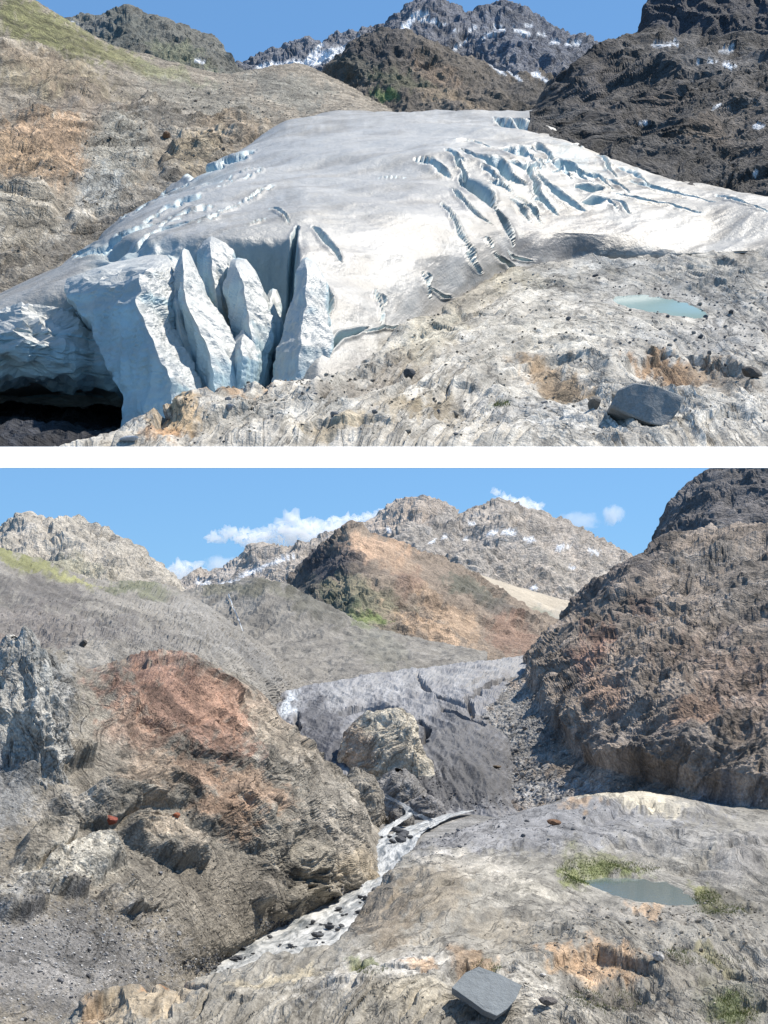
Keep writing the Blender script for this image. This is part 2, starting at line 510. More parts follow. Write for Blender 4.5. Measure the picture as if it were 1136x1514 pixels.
# ---- smooth tan scree ridge in front of the main peak
m_scree_far = rock_mat('far_scree', 1.5, bump=0.35, var=0.14, crack=0.1, speck=0.12)
landform('scree_ridge', [[(540, 1010, 2250), (720, 990, 2250), (940, 1000, 2250)], [(570, 900, 2500), (720, 910, 2480), (800, 930, 2480), (940, 960, 2500)],
    [(590, 830, 2800), (640, 830, 2780), (690, 842, 2800), (740, 860, 2820), (780, 872, 2850), (820, 884, 2880), (870, 897, 2950), (950, 940, 3000)],
    [(590, 860, 3150), (760, 895, 3150), (950, 975, 3150)]], 180, 80, (160, 148, 130),
    [(800, 925, 70, 26, 15, (132, 128, 122), .8), (850, 915, 60, 10, 22, (166, 156, 140), .6), (780, 905, 40, 10, 20, (118, 120, 98), .5)],
    m_scree_far, lambda g: rock(g.P, 60, (0.5, .25 , .2, .08), (0.3, -.6, 1), 3, 4) * (3 + 9 * sstep(880, 905, g.py)), s=7)

# ---- crag standing behind the right hillside
m_crag = rock_mat('crag_rock', 1.0, bump=1.0, var=0.3, crack=0.6)
cr = [(976, 808, 1330), (985, 790, 1330), (1002, 752, 1320), (1012, 734, 1315), (1035, 714, 1310), (1075, 694, 1310), (1136, 684, 1300), (1330, 660, 1300)]
landform('crag', [[(940, 920, 1080), (1136, 900, 1060), (1330, 890, 1060)], [(958, 850, 1180), (1000, 828, 1160), (1136, 815, 1130), (1330, 800, 1130)],
    [(972, 815, 1280), (1005, 780, 1260), (1060, 765, 1230), (1136, 755, 1220), (1330, 740, 1220)], cr, bk(cr, 15, 1.08), bk(cr, 60, 1.2)],
    150, 120, (96, 92, 92), [(1060, 800, 60, 16, -10, (118, 112, 106), .6), (1110, 730, 50, 30, 0, (88, 86, 88), .6)],
    m_crag, lambda g: strata(g.P, 26, (-.25, .1, 1), (1, 0, .25), (1.0, .8, .5, .35), 14) * 8, s=8, sm=4)

# ---- pyramid hill
m_pyr = rock_mat('pyramid_rock', 1.1, bump=0.8, var=0.28, crack=0.4)
pk = [(400, 900, 2000), (425, 878, 2000), (450, 850, 1990), (475, 820, 1980), (498, 799, 1960), (516, 784, 1950), (532, 789, 1945), (552, 797, 1940), (572, 802, 1930), (600, 817, 1950), (630, 830, 1980), (660, 840, 2000), (720, 862, 2100), (780, 900, 2150), (870, 960, 2200)]
def pyr_disp(g):
    cragm = 0.35 + 0.65 * sstep(0.0, 0.35, fbm(g.P / 300, 3, 50) + 0.25 + 0.5 * np.exp(-((g.px - 480) / 55) ** 2))
    return (strata(g.P, 34, (.7, .1, -.6), (.6, 0, .7), (.9, .35, .4, .5), 17) * 11 + ridged(stretch(g.P / 150, (.3, -.5, -.8), 2.4), 5, 18, .55) * 17 - 8) * cragm
landform('pyramid_hill', [[(360, 1050, 1250), (560, 1030, 1200), (700, 1020, 1200), (880, 1010, 1250)],
    [(380, 950, 1500), (460, 945, 1490), (520, 955, 1440), (560, 962, 1430), (640, 962, 1450), (720, 968, 1480), (880, 975, 1550)],
    [(390, 915, 1750), (440, 890, 1760), (490, 865, 1720), (530, 855, 1660), (570, 870, 1640), (620, 885, 1670), (680, 905, 1700), (740, 925, 1750), (880, 955, 1800)],
    pk, bk(pk, 20, 1.08), bk(pk, 70, 1.2)], 330, 150, (128, 113, 98),
    [(486, 846, 62, 42, -35, (70, 67, 70), .95), (470, 880, 45, 28, -20, (84, 82, 76), .7), (545, 890, 70, 30, 10, (108, 104, 82), .8), (555, 820, 50, 16, 10, (172, 140, 112), .85), (540, 808, 36, 12, 5, (176, 144, 116), .8),
     (650, 905, 95, 15, 42, (160, 134, 108), .85), (660, 960, 110, 12, 32, (176, 146, 116), .7), (595, 850, 60, 12, 45, (150, 126, 104), .6), (700, 880, 60, 14, 25, (82, 84, 72), .8), (740, 905, 50, 16, 25, (92, 86, 80), .7), (760, 945, 50, 22, 25, (130, 100, 82), .7),
     (600, 870, 30, 20, 40, (112, 88, 76), .6), (540, 925, 34, 12, 5, (104, 118, 62), .85), (505, 905, 40, 22, 0, (82, 86, 70), .7), (560, 950, 60, 18, 10, (124, 116, 100), .6)],
    m_pyr, pyr_disp, s=9, sm=5)

# ---- moraines
m_mor = rock_mat('moraine_debris', 0.55, bump=0.45, var=0.16, crack=0.15, speck=0.2)
def gullies(g, ax, per, s):
    q = stretch(g.P / per, ax, 9)
    return ridged(q, 3, s)
Gd = landform('moraine', [[(190, 1080, 880), (430, 1060, 880), (560, 1050, 880), (720, 1040, 900)], [(190, 1010, 980), (430, 1005, 960), (560, 995, 960), (720, 995, 980)],
    [(210, 945, 1130), (330, 940, 1120), (430, 945, 1080), (520, 962, 1060), (600, 970, 1060), (720, 978, 1080)],
    [(225, 895, 1340), (265, 880, 1340), (300, 871, 1330), (340, 866, 1300), (380, 857, 1280), (430, 871, 1250), (480, 897, 1230), (560, 935, 1200), (720, 970, 1200)],
    [(225, 920, 1500), (380, 885, 1480), (560, 965, 1400), (720, 990, 1400)]], 300, 110, (119, 114, 107),
    [(350, 872, 90, 14, 0, (92, 90, 76), .8), (420, 880, 60, 14, 25, (88, 86, 76), .7), (470, 900, 50, 20, 30, (84, 82, 74), .6), (560, 960, 50, 25, 20, (108, 106, 96), .6), (540, 925, 20, 10, 10, (104, 112, 70), .5)],
    m_mor, lambda g: gullies(g, (-.25, -.7, -.7), 34, 3) * 4.6 + rock(g.P, 14, (0, .5, .4, .2), None, 1, 8) * 1.6, s=10,
    post=lambda g, C: C * (1 + .34 * fbm(stretch(g.P0 / 15, (-.25, -.7, -.7), 9), 5, 35, .65))[:, None])
Gm = landform('scree_slope', [[(-230, 1080, 360), (100, 1080, 380), (300, 1090, 430), (400, 1110, 500), (450, 1120, 640), (620, 1110, 760)],
    [(-230, 965, 400), (0, 965, 410), (150, 965, 440), (300, 970, 490), (390, 1012, 580), (440, 1050, 740), (520, 1065, 800), (620, 1075, 830)],
    [(-230, 900, 470), (0, 905, 490), (150, 915, 540), (280, 925, 610), (370, 968, 680), (430, 1010, 800), (480, 1035, 860), (600, 1050, 900)],
    [(-230, 840, 560), (0, 850, 590), (120, 880, 650), (220, 890, 730), (300, 908, 810), (370, 952, 860), (430, 998, 920), (480, 1024, 950), (600, 1040, 980)],
    [(-230, 770, 660), (-80, 795, 680), (0, 814, 700), (60, 832, 750), (130, 858, 830), (170, 864, 890), (210, 862, 940), (250, 868, 1000), (300, 895, 1030), (370, 946, 1040), (430, 992, 1030), (480, 1020, 1030), (600, 1035, 1030)],
    [(-230, 800, 800), (0, 840, 800), (130, 885, 950), (255, 905, 1200), (370, 970, 1200), (600, 1040, 1200)]], 340, 140, (122, 117, 110),
    [(40, 838, 110, 15, 16, (112, 112, 70), .95), (110, 858, 50, 9, 12, (140, 138, 90), .9), (210, 872, 55, 13, 0, (96, 98, 74), .85), (60, 880, 90, 26, 8, (84, 80, 78), .75), (60, 930, 130, 30, 5, (92, 86, 84), .7),
     (20, 958, 60, 16, 5, (98, 76, 68), .8), (200, 940, 100, 20, 15, (104, 100, 97), .6), (300, 930, 90, 30, 40, (124, 121, 117), .6), (390, 985, 60, 20, 40, (114, 112, 110), .6)],
    m_mor, lambda g: gullies(g, (.35, -.75, -.55), 26, 31) * 2.9 + rock(g.P, 9, (.3, .5, .4, .2), None, 1, 38) * (0.7 + 1.2 * sstep(880, 940, g.py)), s=11,
    post=lambda g, C: C * (1 + .34 * fbm(stretch(g.P0 / 11, (.35, -.75, -.55), 9), 5, 34, .65))[:, None])

# ---- glacier tongue in the valley
def ice_mat(name, px, bump=0.5, var=0.18, rough=0.55, sss=0.0):
    m, t, b, N, Lk = node_mat(name)
    at = N.new('ShaderNodeAttribute'); at.attribute_name = 'Col'
    tc = N.new('ShaderNodeTexCoord')
    def nz(scale, det, r=0.6):
        n = N.new('ShaderNodeTexNoise'); n.inputs['Scale'].default_value = scale; n.inputs['Detail'].default_value = det
        n.inputs['Roughness'].default_value = r; Lk.new(tc.outputs['Object'], n.inputs['Vector']); return n
    n1 = nz(1 / (px * 30), 7, 0.65); n2 = nz(1 / (px * 3), 3, .7)
    r1 = N.new('ShaderNodeMapRange'); r1.inputs[1].default_value = .3; r1.inputs[2].default_value = .7; r1.inputs[3].default_value = 1 - var; r1.inputs[4].default_value = 1 + var * .5
    Lk.new(n1.outputs[0], r1.inputs[0])
    r2 = N.new('ShaderNodeMapRange'); r2.inputs[1].default_value = .3; r2.inputs[2].default_value = .7; r2.inputs[3].default_value = 1 - var * .6; r2.inputs[4].default_value = 1 + var * .4
    Lk.new(n2.outputs[0], r2.inputs[0])
    mu = N.new('ShaderNodeMath'); mu.operation = 'MULTIPLY'; Lk.new(r1.outputs[0], mu.inputs[0]); Lk.new(r2.outputs[0], mu.inputs[1])
    v = N.new('ShaderNodeVectorMath'); v.operation = 'SCALE'; Lk.new(at.outputs['Color'], v.inputs[0]); Lk.new(mu.outputs[0], v.inputs['Scale'])
    Lk.new(v.outputs[0], b.inputs['Base Color'])
    b.inputs['Roughness'].default_value = rough
    if sss:
        b.inputs['Subsurface Weight'].default_value = sss
        b.inputs['Subsurface Radius'].default_value = (0.25, 0.5, 0.7)
        b.inputs['Subsurface Scale'].default_value = 0.35
    ad = N.new('ShaderNodeMath'); ad.operation = 'MULTIPLY_ADD'; Lk.new(n2.outputs[0], ad.inputs[0]); ad.inputs[1].default_value = .3; Lk.new(n1.outputs[0], ad.inputs[2])
    bp = N.new('ShaderNodeBump'); bp.inputs['Strength'].default_value = bump; bp.inputs['Distance'].default_value = px * 6
    Lk.new(ad.outputs[0], bp.inputs['Height']); Lk.new(bp.outputs[0], b.inputs['Normal'])
    return m
m_gice = ice_mat('dirty_ice', 0.35, bump=0.5, var=0.22, rough=.75)

def seg_dist(px, py, line):
    """distance to a pixel polyline and position along it (0..1)"""
    L = np.array(line, float)
    best = np.full(len(px), 1e9); tt = np.zeros(len(px))
    ln = np.hypot(*np.diff(L, axis=0).T); tot = ln.sum(); acc = 0
    side = np.zeros(len(px))
    for a, b, l in zip(L[:-1], L[1:], ln):
        dx, dy = (b - a) / l
        t = np.clip((px - a[0]) * dx + (py - a[1]) * dy, 0, l)
        ex, ey = px - a[0] - t * dx, py - a[1] - t * dy
        d = np.hypot(ex, ey)
        k = d < best
        best = np.where(k, d, best); tt = np.where(k, (acc + t) / tot, tt)
        side = np.where(k, np.sign(ex * dy - ey * dx), side)
        acc += l
    return best, tt, side

def tongue_disp(g):
    n = g.N
    q = stretch(g.P / 16.0, (0.15, -0.9, -0.35), 5)
    h = ridged(q, 5, 61, .6) * 2.3 + fbm(g.P / 40, 2, 60) * 1.5 + rock(g.P, 6, (0, .3, .25, .2), None, 1, 63) * 0.35
    wx = fbm(g.P / 12, 3, 66) * 7
    for line, w, dep in [([(622, 1072), (635, 1080), (628, 1100), (618, 1112)], 5, 7), ([(700, 1060), (690, 1040), (720, 1020), (745, 1010), (790, 1000)], 4, 6), ([(655, 1052), (690, 1068), (715, 1076)], 4, 4),
                         ([(618, 1000), (625, 1015), (650, 1035), (690, 1050)], 4, 4), ([(550, 1050), (585, 1055)], 5, 6), ([(505, 1060), (530, 1048), (552, 1050)], 5, 5), ([(440, 1060), (436, 1085)], 5, 5), ([(720, 1000), (690, 1020)], 2.5, 2)]:
        d, t, sd = seg_dist(g.px + wx, g.py + wx * .4, line)
        h = h - dep * (1 - sstep(w * .4, w, d)) * np.sin(np.clip(t, .05, .95) * math.pi) ** .4
    return h
Gt = landform('glacier_tongue', [[(380, 1210, 425), (520, 1215, 432), (600, 1230, 428), (690, 1225, 412), (780, 1215, 415), (840, 1215, 440)],
    [(385, 1150, 440), (500, 1150, 440), (600, 1188, 434), (660, 1197, 427), (720, 1193, 427), (765, 1182, 440), (840, 1190, 480)],
    [(385, 1110, 470), (500, 1105, 470), (600, 1140, 456), (680, 1140, 452), (740, 1137, 462), (780, 1130, 485), (850, 1130, 540)],
    [(385, 1075, 525), (440, 1058, 520), (500, 1062, 520), (600, 1080, 510), (680, 1080, 510), (740, 1068, 530), (780, 1062, 560), (860, 1065, 610)],
    [(385, 1055, 640), (430, 1036, 610), (500, 1022, 600), (600, 1022, 600), (700, 1018, 610), (760, 1008, 640), (820, 1000, 650)],
    [(385, 1045, 720), (425, 1028, 710), (460, 1019, 720), (540, 1003, 730), (620, 993, 740), (700, 984, 750), (770, 975, 780), (850, 968, 800)],
    [(385, 1055, 800), (540, 1010, 830), (620, 1000, 850), (700, 990, 880), (770, 982, 900), (850, 975, 900)],
    [(385, 1075, 1000), (620, 1030, 1050), (850, 1000, 1050)]], 280, 220, (118, 117, 120),
    [(560, 1022, 130, 22, -12, (140, 139, 140), .8), (720, 1000, 90, 18, -14, (138, 137, 138), .8), (620, 1050, 80, 20, 0, (122, 121, 123), .6), (475, 1080, 42, 42, 20, (70, 69, 73), .95), (490, 1120, 30, 20, 0, (60, 60, 66), .9),
     (690, 1120, 85, 60, 20, (76, 75, 77), .9), (700, 1165, 80, 40, 0, (70, 69, 71), .95), (640, 1170, 50, 30, 20, (66, 65, 67), .95), (700, 1065, 60, 14, 20, (96, 94, 96), .7), (750, 1060, 40, 14, -20, (84, 82, 82), .7), (430, 1045, 10, 20, 0, (190, 196, 202), .8)],
    m_gice, tongue_disp, s=12, sm=6, post=lambda g, C: C * (1 + .38 * fbm(np.stack([(g.px0 - 640) / (5 + .02 * (g.py0 - 960)) + fbm(g.P0 / 40, 2, 67) * 3, g.py0 / 55, g.px0 * 0], 1), 5, 68, .65))[:, None])
tag(Gt.o, 'grey dirty glacier tongue shrunken back into the valley above the river', 'glacier')
if 'kind' in Gt.o: del Gt.o['kind']

# ---- right hillside
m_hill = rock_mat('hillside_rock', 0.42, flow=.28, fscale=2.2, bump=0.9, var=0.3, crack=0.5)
def hill_disp(g):
    g.flow = layer_coords(g.P, 17, (0.62, .3, .62), (-.65, 0, .7), 71)
    cragm = sstep(-8, 30, g.px - np.interp(g.py, [960, 1000, 1050, 1100, 1130, 1200, 1230], [740, 778, 800, 835, 870, 1100, 1150]))
    r = strata(g.P, 17, (0.62, .3, .62), (-.65, 0, .7), (1.1, .7, .45, .38), 71) * 6.0 + ridged(stretch(g.P / 75, (.25, .3, .9), 1.8), 3, 70) * 9
    r2 = rock(g.P, 6, (0, .5, .4, .25), None, 1, 72) * 1.1
    # hollow under the cliff foot
    return r * (0.12 + 0.88 * cragm) + r2
Gh = landform('hillside', [[(690, 1290, 395), (860, 1260, 380), (1000, 1260, 350), (1330, 1280, 330)],
    [(715, 1200, 440), (800, 1180, 430), (870, 1166, 420), (910, 1160, 410), (1000, 1175, 390), (1080, 1196, 375), (1136, 1200, 370), (1330, 1210, 360)],
    [(725, 1120, 490), (800, 1110, 475), (850, 1105, 462), (900, 1095, 440), (1000, 1100, 415), (1100, 1110, 400), (1330, 1120, 395)],
    [(690, 1060, 560), (760, 1035, 560), (820, 1025, 535), (900, 1015, 500), (1040, 1015, 480), (1136, 1020, 470), (1330, 1030, 460)],
    [(680, 1040, 640), (755, 1010, 640), (800, 990, 622), (850, 950, 600), (920, 930, 590), (1040, 930, 570), (1136, 930, 560), (1330, 930, 550)],
    [(690, 1050, 720), (780, 1010, 720), (835, 946, 700), (895, 885, 690), (950, 858, 690), (1040, 860, 680), (1136, 860, 670), (1330, 850, 660)],
    [(710, 1070, 800), (800, 1020, 800), (860, 945, 790), (920, 880, 795), (955, 845, 800), (990, 820, 800), (1040, 808, 800), (1136, 798, 800), (1330, 785, 800)],
    [(760, 1090, 900), (870, 970, 900), (985, 850, 920), (1136, 820, 920), (1330, 810, 920)]], 360, 300, (128, 115, 103),
    [(770, 1080, 80, 60, 60, (132, 129, 125), .95), (800, 1170, 120, 26, 5, (136, 133, 130), .95), (1000, 1190, 160, 10, 6, (108, 106, 108), .9), (930, 860, 90, 34, -35, (92, 84, 80), .8), (1060, 850, 100, 26, -5, (112, 106, 100), .8),
     (1100, 900, 80, 40, -20, (110, 104, 98), .6), (880, 985, 26, 40, 30, (132, 92, 74), .6), (960, 930, 30, 22, 20, (120, 90, 78), .5), (1000, 1000, 50, 30, -20, (124, 104, 90), .6), (900, 1050, 40, 30, 40, (130, 100, 80), .6), (1100, 1040, 80, 40, 10, (126, 104, 90), .6),
     (1030, 1090, 60, 24, -30, (134, 102, 80), .6), (1080, 960, 60, 18, -30, (96, 86, 82), .6), (980, 1120, 100, 26, 8, (104, 98, 94), .7), (930, 1080, 50, 18, -30, (122, 116, 110), .5), (1110, 1110, 50, 40, 0, (112, 96, 84), .6), (860, 1040, 26, 30, 30, (92, 86, 84), .5)],
    m_hill, hill_disp, s=13, sm=6, post=lambda g, C: C * (1 + .36 * bands(g.P0, 9, (0.62, .3, .62), (-.65, 0, .7), 75))[:, None])

# ---- left slope with the red-brown outcrop
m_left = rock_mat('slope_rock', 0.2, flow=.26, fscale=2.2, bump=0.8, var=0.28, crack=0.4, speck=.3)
def left_crag(g):
    """how rocky (1) or scree covered (0) the slope is"""
    wx = fbm(g.P / 14, 4, 83) * 26
    x, y = g.px + wx, g.py + wx * .6
    m = 0
    for (cx, cy, rx, ry, a) in [(290, 1080, 160, 95, 30), (430, 1150, 130, 70, 38), (470, 1250, 90, 60, 40), (40, 1060, 75, 100, 0), (110, 1290, 75, 34, -10), (330, 1200, 90, 40, 30), (220, 1150, 60, 40, 10), (420, 1300, 60, 60, 45), (30, 1330, 50, 30, -20), (90, 1120, 50, 30, 0), (250, 1250, 70, 26, 20), (150, 1200, 60, 24, 0), (60, 1250, 60, 22, -15), (200, 1340, 50, 16, 10)]:
        ca, sa = math.cos(math.radians(a)), math.sin(math.radians(a))
        e = np.hypot(((x - cx) * ca + (y - cy) * sa) / rx, (-(x - cx) * sa + (y - cy) * ca) / ry)
        m = np.maximum(m, 1 - sstep(.8, 1.08, e))
    return m
def left_disp(g):
    m = left_crag(g)
    g.flow = layer_coords(g.P * np.array([1, .45, 1]), 6.5, (0.66, .2, -.62), (.65, 0, .7), 81, .7)
    g.m = m
    r = strata(g.P * np.array([1, .45, 1]), 6.5, (0.66, .2, -.62), (.65, 0, .7), (.9, .8, .6, .55), 81, warp=.7) * 2.6
    r2 = rock(g.P * np.array([1, .45, 1]), 2.2, (0, .4, .4, .3), None, 1, 82) * .32 + fbm(g.P / 20, 3, 84) * .8
    return ((r + .6) * m + r2) * (0.06 + .94 * sstep(1.0, .84, g.u))
Gl = landform('slope', [[(-230, 1680, 112), (0, 1640, 120), (150, 1600, 140), (290, 1540, 185), (340, 1540, 210)],
    [(-230, 1590, 122), (0, 1550, 132), (150, 1525, 152), (290, 1475, 198), (345, 1475, 216)],
    [(-230, 1480, 140), (0, 1455, 150), (150, 1447, 168), (245, 1442, 192), (298, 1447, 212), (350, 1490, 222)],
    [(-230, 1350, 165), (0, 1342, 172), (150, 1352, 185), (300, 1376, 214), (370, 1384, 234), (402, 1378, 248), (450, 1415, 254)],
    [(-230, 1230, 185), (0, 1236, 195), (150, 1252, 208), (300, 1272, 228), (420, 1306, 254), (468, 1326, 268), (490, 1334, 278), (530, 1362, 285)],
    [(-230, 1130, 200), (0, 1140, 210), (150, 1160, 222), (300, 1182, 243), (430, 1220, 268), (500, 1262, 287), (545, 1288, 305), (556, 1294, 311), (590, 1322, 318)],
    [(-230, 1040, 220), (0, 1060, 225), (150, 1080, 240), (300, 1090, 262), (420, 1120, 290), (490, 1172, 318), (535, 1222, 338), (552, 1248, 348), (590, 1275, 360)],
    [(-230, 960, 240), (0, 985, 240), (70, 968, 245), (120, 1005, 255), (200, 1000, 270), (300, 1000, 290), (390, 1066, 315), (440, 1112, 338), (500, 1172, 362), (555, 1225, 378), (610, 1260, 395)],
    [(-230, 950, 270), (0, 972, 262), (40, 960, 262), (85, 960, 264), (125, 990, 285), (200, 986, 300), (250, 978, 308), (290, 974, 315), (350, 994, 328), (395, 1034, 342), (425, 1075, 355), (470, 1130, 376), (540, 1205, 395), (610, 1262, 415)],
    [(-230, 965, 330), (100, 990, 330), (280, 1000, 350), (390, 1085, 390), (470, 1165, 410), (550, 1235, 430), (640, 1290, 460)],
    [(-230, 1010, 420), (280, 1060, 450), (480, 1170, 480), (640, 1260, 520)]], 380, 345, (120, 113, 102),
    [(270, 1050, 135, 62, 28, (132, 96, 78), .8), (200, 1090, 60, 50, 0, (134, 106, 88), .7), (330, 1060, 60, 50, 30, (138, 106, 86), .8), (390, 1060, 60, 40, 40, (144, 126, 108), .8), (420, 1110, 90, 36, 42, (146, 134, 118), .8),
     (480, 1200, 100, 40, 45, (142, 134, 122), .85), (360, 1180, 60, 28, 30, (158, 130, 106), .8), (330, 1210, 50, 20, 30, (160, 126, 98), .7), (280, 1150, 50, 24, 10, (150, 118, 94), .7), (210, 1150, 50, 36, 20, (146, 126, 106), .7), (130, 1130, 70, 36, -10, (128, 120, 108), .8),
     (40, 1060, 70, 95, 0, (124, 122, 119), .85), (20, 1150, 44, 90, 10, (118, 118, 118), .85), (70, 1010, 40, 46, 0, (150, 148, 144), .7), (110, 1290, 80, 34, -12, (156, 150, 138), .9), (240, 1240, 60, 22, 25, (162, 146, 126), .8), (440, 1300, 60, 40, 45, (134, 126, 112), .8),
     (20, 1330, 50, 34, -20, (160, 156, 148), .8), (90, 1420, 170, 90, 0, (112, 111, 112), .75), (320, 1300, 90, 50, 30, (112, 104, 92), .6), (520, 1280, 40, 20, 0, (154, 140, 118), .7), (150, 960, 60, 20, 10, (96, 90, 86), .7), (100, 1190, 60, 24, -10, (136, 130, 122), .6)],
    m_left, left_disp, s=14, sm=6, post=lambda g, C: C * (1 + (.12 + .34 * g.m) * bands(g.P0 * np.array([1, .45, 1]), 3.2, (0.66, .2, -.62), (.65, 0, .7), 85))[:, None])

# ---- rock terrace in front with the pond
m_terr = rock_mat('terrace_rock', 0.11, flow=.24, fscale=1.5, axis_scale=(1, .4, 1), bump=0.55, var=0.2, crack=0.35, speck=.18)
POND_Z = -28.6
POND = [(858, 1303), (884, 1299), (915, 1298), (950, 1300), (985, 1306), (1010, 1317), (1022, 1328), (1032, 1337), (1000, 1339), (965, 1336), (930, 1330), (900, 1321), (880, 1314)]
def inside_dist(x, y, poly):
    """signed distance to a polygon, positive inside"""
    p = np.array(poly, float)
    d, _, _ = seg_dist(x, y, np.vstack([p, p[:1]]))
    ins = np.zeros(len(x), bool)
    for a, b in zip(p, np.roll(p, -1, 0)):
        c = ((a[1] > y) != (b[1] > y)) & (x < (b[0] - a[0]) * (y - a[1]) / (b[1] - a[1] + 1e-12) + a[0])
        ins ^= c
    return np.where(ins, d, -d)
def ragged(poly, amp, s):
    p = np.array(poly, float); q = np.vstack([p, p[:1]]); t = np.arange(len(q)); tq = np.linspace(0, len(p), 90, endpoint=False)
    r = np.stack([np.interp(tq, t, q[:, k]) for k in range(2)], 1)
    an = tq / len(p) * 6.283; c = np.stack([np.cos(an) * 3.2, np.sin(an) * 3.2, an * 0], 1)
    return r + np.stack([fbm(c * 1.3, 4, s), fbm(c * 1.3 + 9, 4, s) * .45], 1) * amp
POND = ragged(POND, 8, 33)
def pond_xy(poly, z):
    a = np.array(poly, float); d = z * F / (HY - a[:, 1])
    return np.stack([(a[:, 0] - 568) / F * d, d], 1)
PW = pond_xy(POND, POND_Z)
def arcs(g, cx, cy, kx, per, along, s, sharp=.7):
    """layers of rock cropping out as long curved ledges; returns relief (-1..1) and a band value for colour"""
    dx = 330 * np.tanh((g.px0 - cx) / 330) + .12 * (g.px0 - cx)
    r = np.hypot(dx / kx, g.py0 - cy); th = (g.px0 - cx) / 420.0
    Z = np.zeros_like(r)
    w = fbm(np.stack([r / (per * 4), th * along * .3, Z], 1), 3, s) * 1.5 + fbm(np.stack([g.px0 / 30, g.py0 / 18, Z], 1), 3, s + 9) * .25
    t = r / per + w
    fr = t - np.floor(t)
    saw = np.where(fr < sharp, fr / sharp, 1 - (fr - sharp) / (1 - sharp)) * 2 - 1
    amp = np.clip(.55 + 1.1 * fbm(np.stack([r / (per * 2.2), th * along, Z + 3], 1), 3, s + 2), 0, 1.3)
    fine = ridged(np.stack([t * 2.0, th * along * 1.0, Z + 7], 1), 4, s + 4, .6)
    band = fbm(np.stack([t * .9, th * along * .7, Z + 5], 1), 4, s + 6, .7)
    crack_shade = sstep(.55, .8, ridged(np.stack([t * 1.7, th * along * .8, Z + 11], 1), 3, s + 7, .5)) * sstep(-.1, .3, fbm(np.stack([g.px0 / 50, g.py0 / 30, Z], 1), 2, s + 8))  # crack lines: carved in the relief, their shade painted into the band
    g.flow = np.stack([th * along * .8, t, Z], 1)
    return saw * amp + .5 * fine - .35 * crack_shade, band * .9 - .8 * crack_shade
HUMPS = [(560, 1478, 135, 42, 1.3), (800, 1490, 80, 46, 1.0), (700, 1440, 46, 22, -1.3), (925, 1462, 95, 26, -1.0), (640, 1325, 80, 46, 1.6), (760, 1300, 60, 20, .8), (860, 1385, 80, 22, 1.0), (300, 1480, 90, 24, .9), (1040, 1385, 70, 24, 1.0), (1090, 1430, 60, 24, -.8), (1090, 1265, 70, 26, 2.0), (960, 1255, 60, 14, -.8), (930, 1185, 90, 14, 1.6), (740, 1385, 50, 20, -.8)]
def humps(g, lst):
    z = 0
    wx = fbm(g.P0 / g.P0[:, 1:2] * np.array([50, 0, 50]), 3, 77) * 20
    for (x, y, rx, ry, h) in lst:
        e = ((g.px0 + wx - x) / rx) ** 2 + ((g.py0 + wx * .4 - y) / ry) ** 2
        z = z + h * np.exp(-e * 1.2)
    return z
LEDGES = [([(795, 1432), (830, 1412), (885, 1402), (930, 1410), (960, 1428), (985, 1448)], 1.5, 40), ([(195, 1462), (235, 1444), (300, 1452), (330, 1462)], 1.1, 30), ([(640, 1446), (690, 1422), (735, 1438)], 1.2, 30),
    ([(420, 1446), (520, 1428), (600, 1434), (655, 1452)], .6, 24), ([(850, 1214), (930, 1192), (1000, 1194), (1050, 1206)], 2.2, 16), ([(545, 1408), (600, 1386), (660, 1380)], .6, 22), ([(990, 1290), (1050, 1268), (1136, 1240), (1200, 1235)], 1.6, 26),
    ([(720, 1366), (800, 1352), (900, 1354), (960, 1362)], .55, 14), ([(105, 1512), (130, 1482), (180, 1464)], 1.6, 40), ([(980, 1408), (1060, 1386), (1150, 1392)], .6, 16), ([(600, 1340), (650, 1318), (720, 1322), (780, 1340)], .7, 18),
    ([(560, 1356), (590, 1320), (630, 1300)], .9, 26), ([(860, 1470), (950, 1452), (1010, 1466)], .7, 20), ([(380, 1486), (480, 1466), (570, 1478)], .5, 16), ([(1020, 1450), (1080, 1430), (1150, 1440)], .6, 18), ([(700, 1262), (780, 1250), (860, 1256)], .6, 12), ([(900, 1240), (1000, 1228), (1070, 1240)], .9, 14), ([(660, 1250), (720, 1236), (780, 1232)], .5, 10),
    ([(250, 1496), (330, 1482), (400, 1492)], .7, 22), ([(740, 1400), (790, 1386), (850, 1384)], .5, 14), ([(690, 1490), (760, 1476), (830, 1492)], .5, 20), ([(1040, 1500), (1100, 1480), (1160, 1488)], .8, 22)]
def ledges(g, wobble, lst, Lw):
    h = 0
    wx = fbm(g.P / Lw, 4, 96) * wobble
    for line, dep, fade in lst:
        d, t, sd = seg_dist(g.px + wx * .4, g.py + wx, line)
        end = np.sin(np.clip(t, .0, 1) * math.pi) ** .5
        inner = (t > .001) & (t < .999)
        h = h - dep * end * np.where((sd < 0) & inner, np.exp(-d / fade) * sstep(0, 4.5, d), 0)
    return h
def terr_disp(g):
    Pv = g.P * np.array([1, .3, 1.0])
    ax = (0.8, 0.35, -.5)
    Pv = g.P * np.array([1, .42, 1.0])
    big = strata(Pv, 3.6, (.86, .35, -.2), (.1, -.25, 1), (.6, .9, .6, .4), 91, warp=.5) * .62
    fine = strata(Pv, .9, (.8, .35, -.3), (.1, -.25, 1), (0, .7, .5, .5), 94, warp=.5) * .2
    loose = sstep(1235, 1210, g.py)
    ar, g.band = arcs(g, 760, 1720, 1.0, 17, 7, 97, .8)
    nd = big * .45 * (1 - .7 * loose) + fine * .5 + ar * .42 * (1 - .6 * loose)
    z = humps(g, HUMPS) + 0.5 * fbm(Pv / 6, 3, 95) + ledges(g, 8, LEDGES, 5)
    return g.N * nd[:, None] + np.stack([0 * z, 0 * z, z], 1)
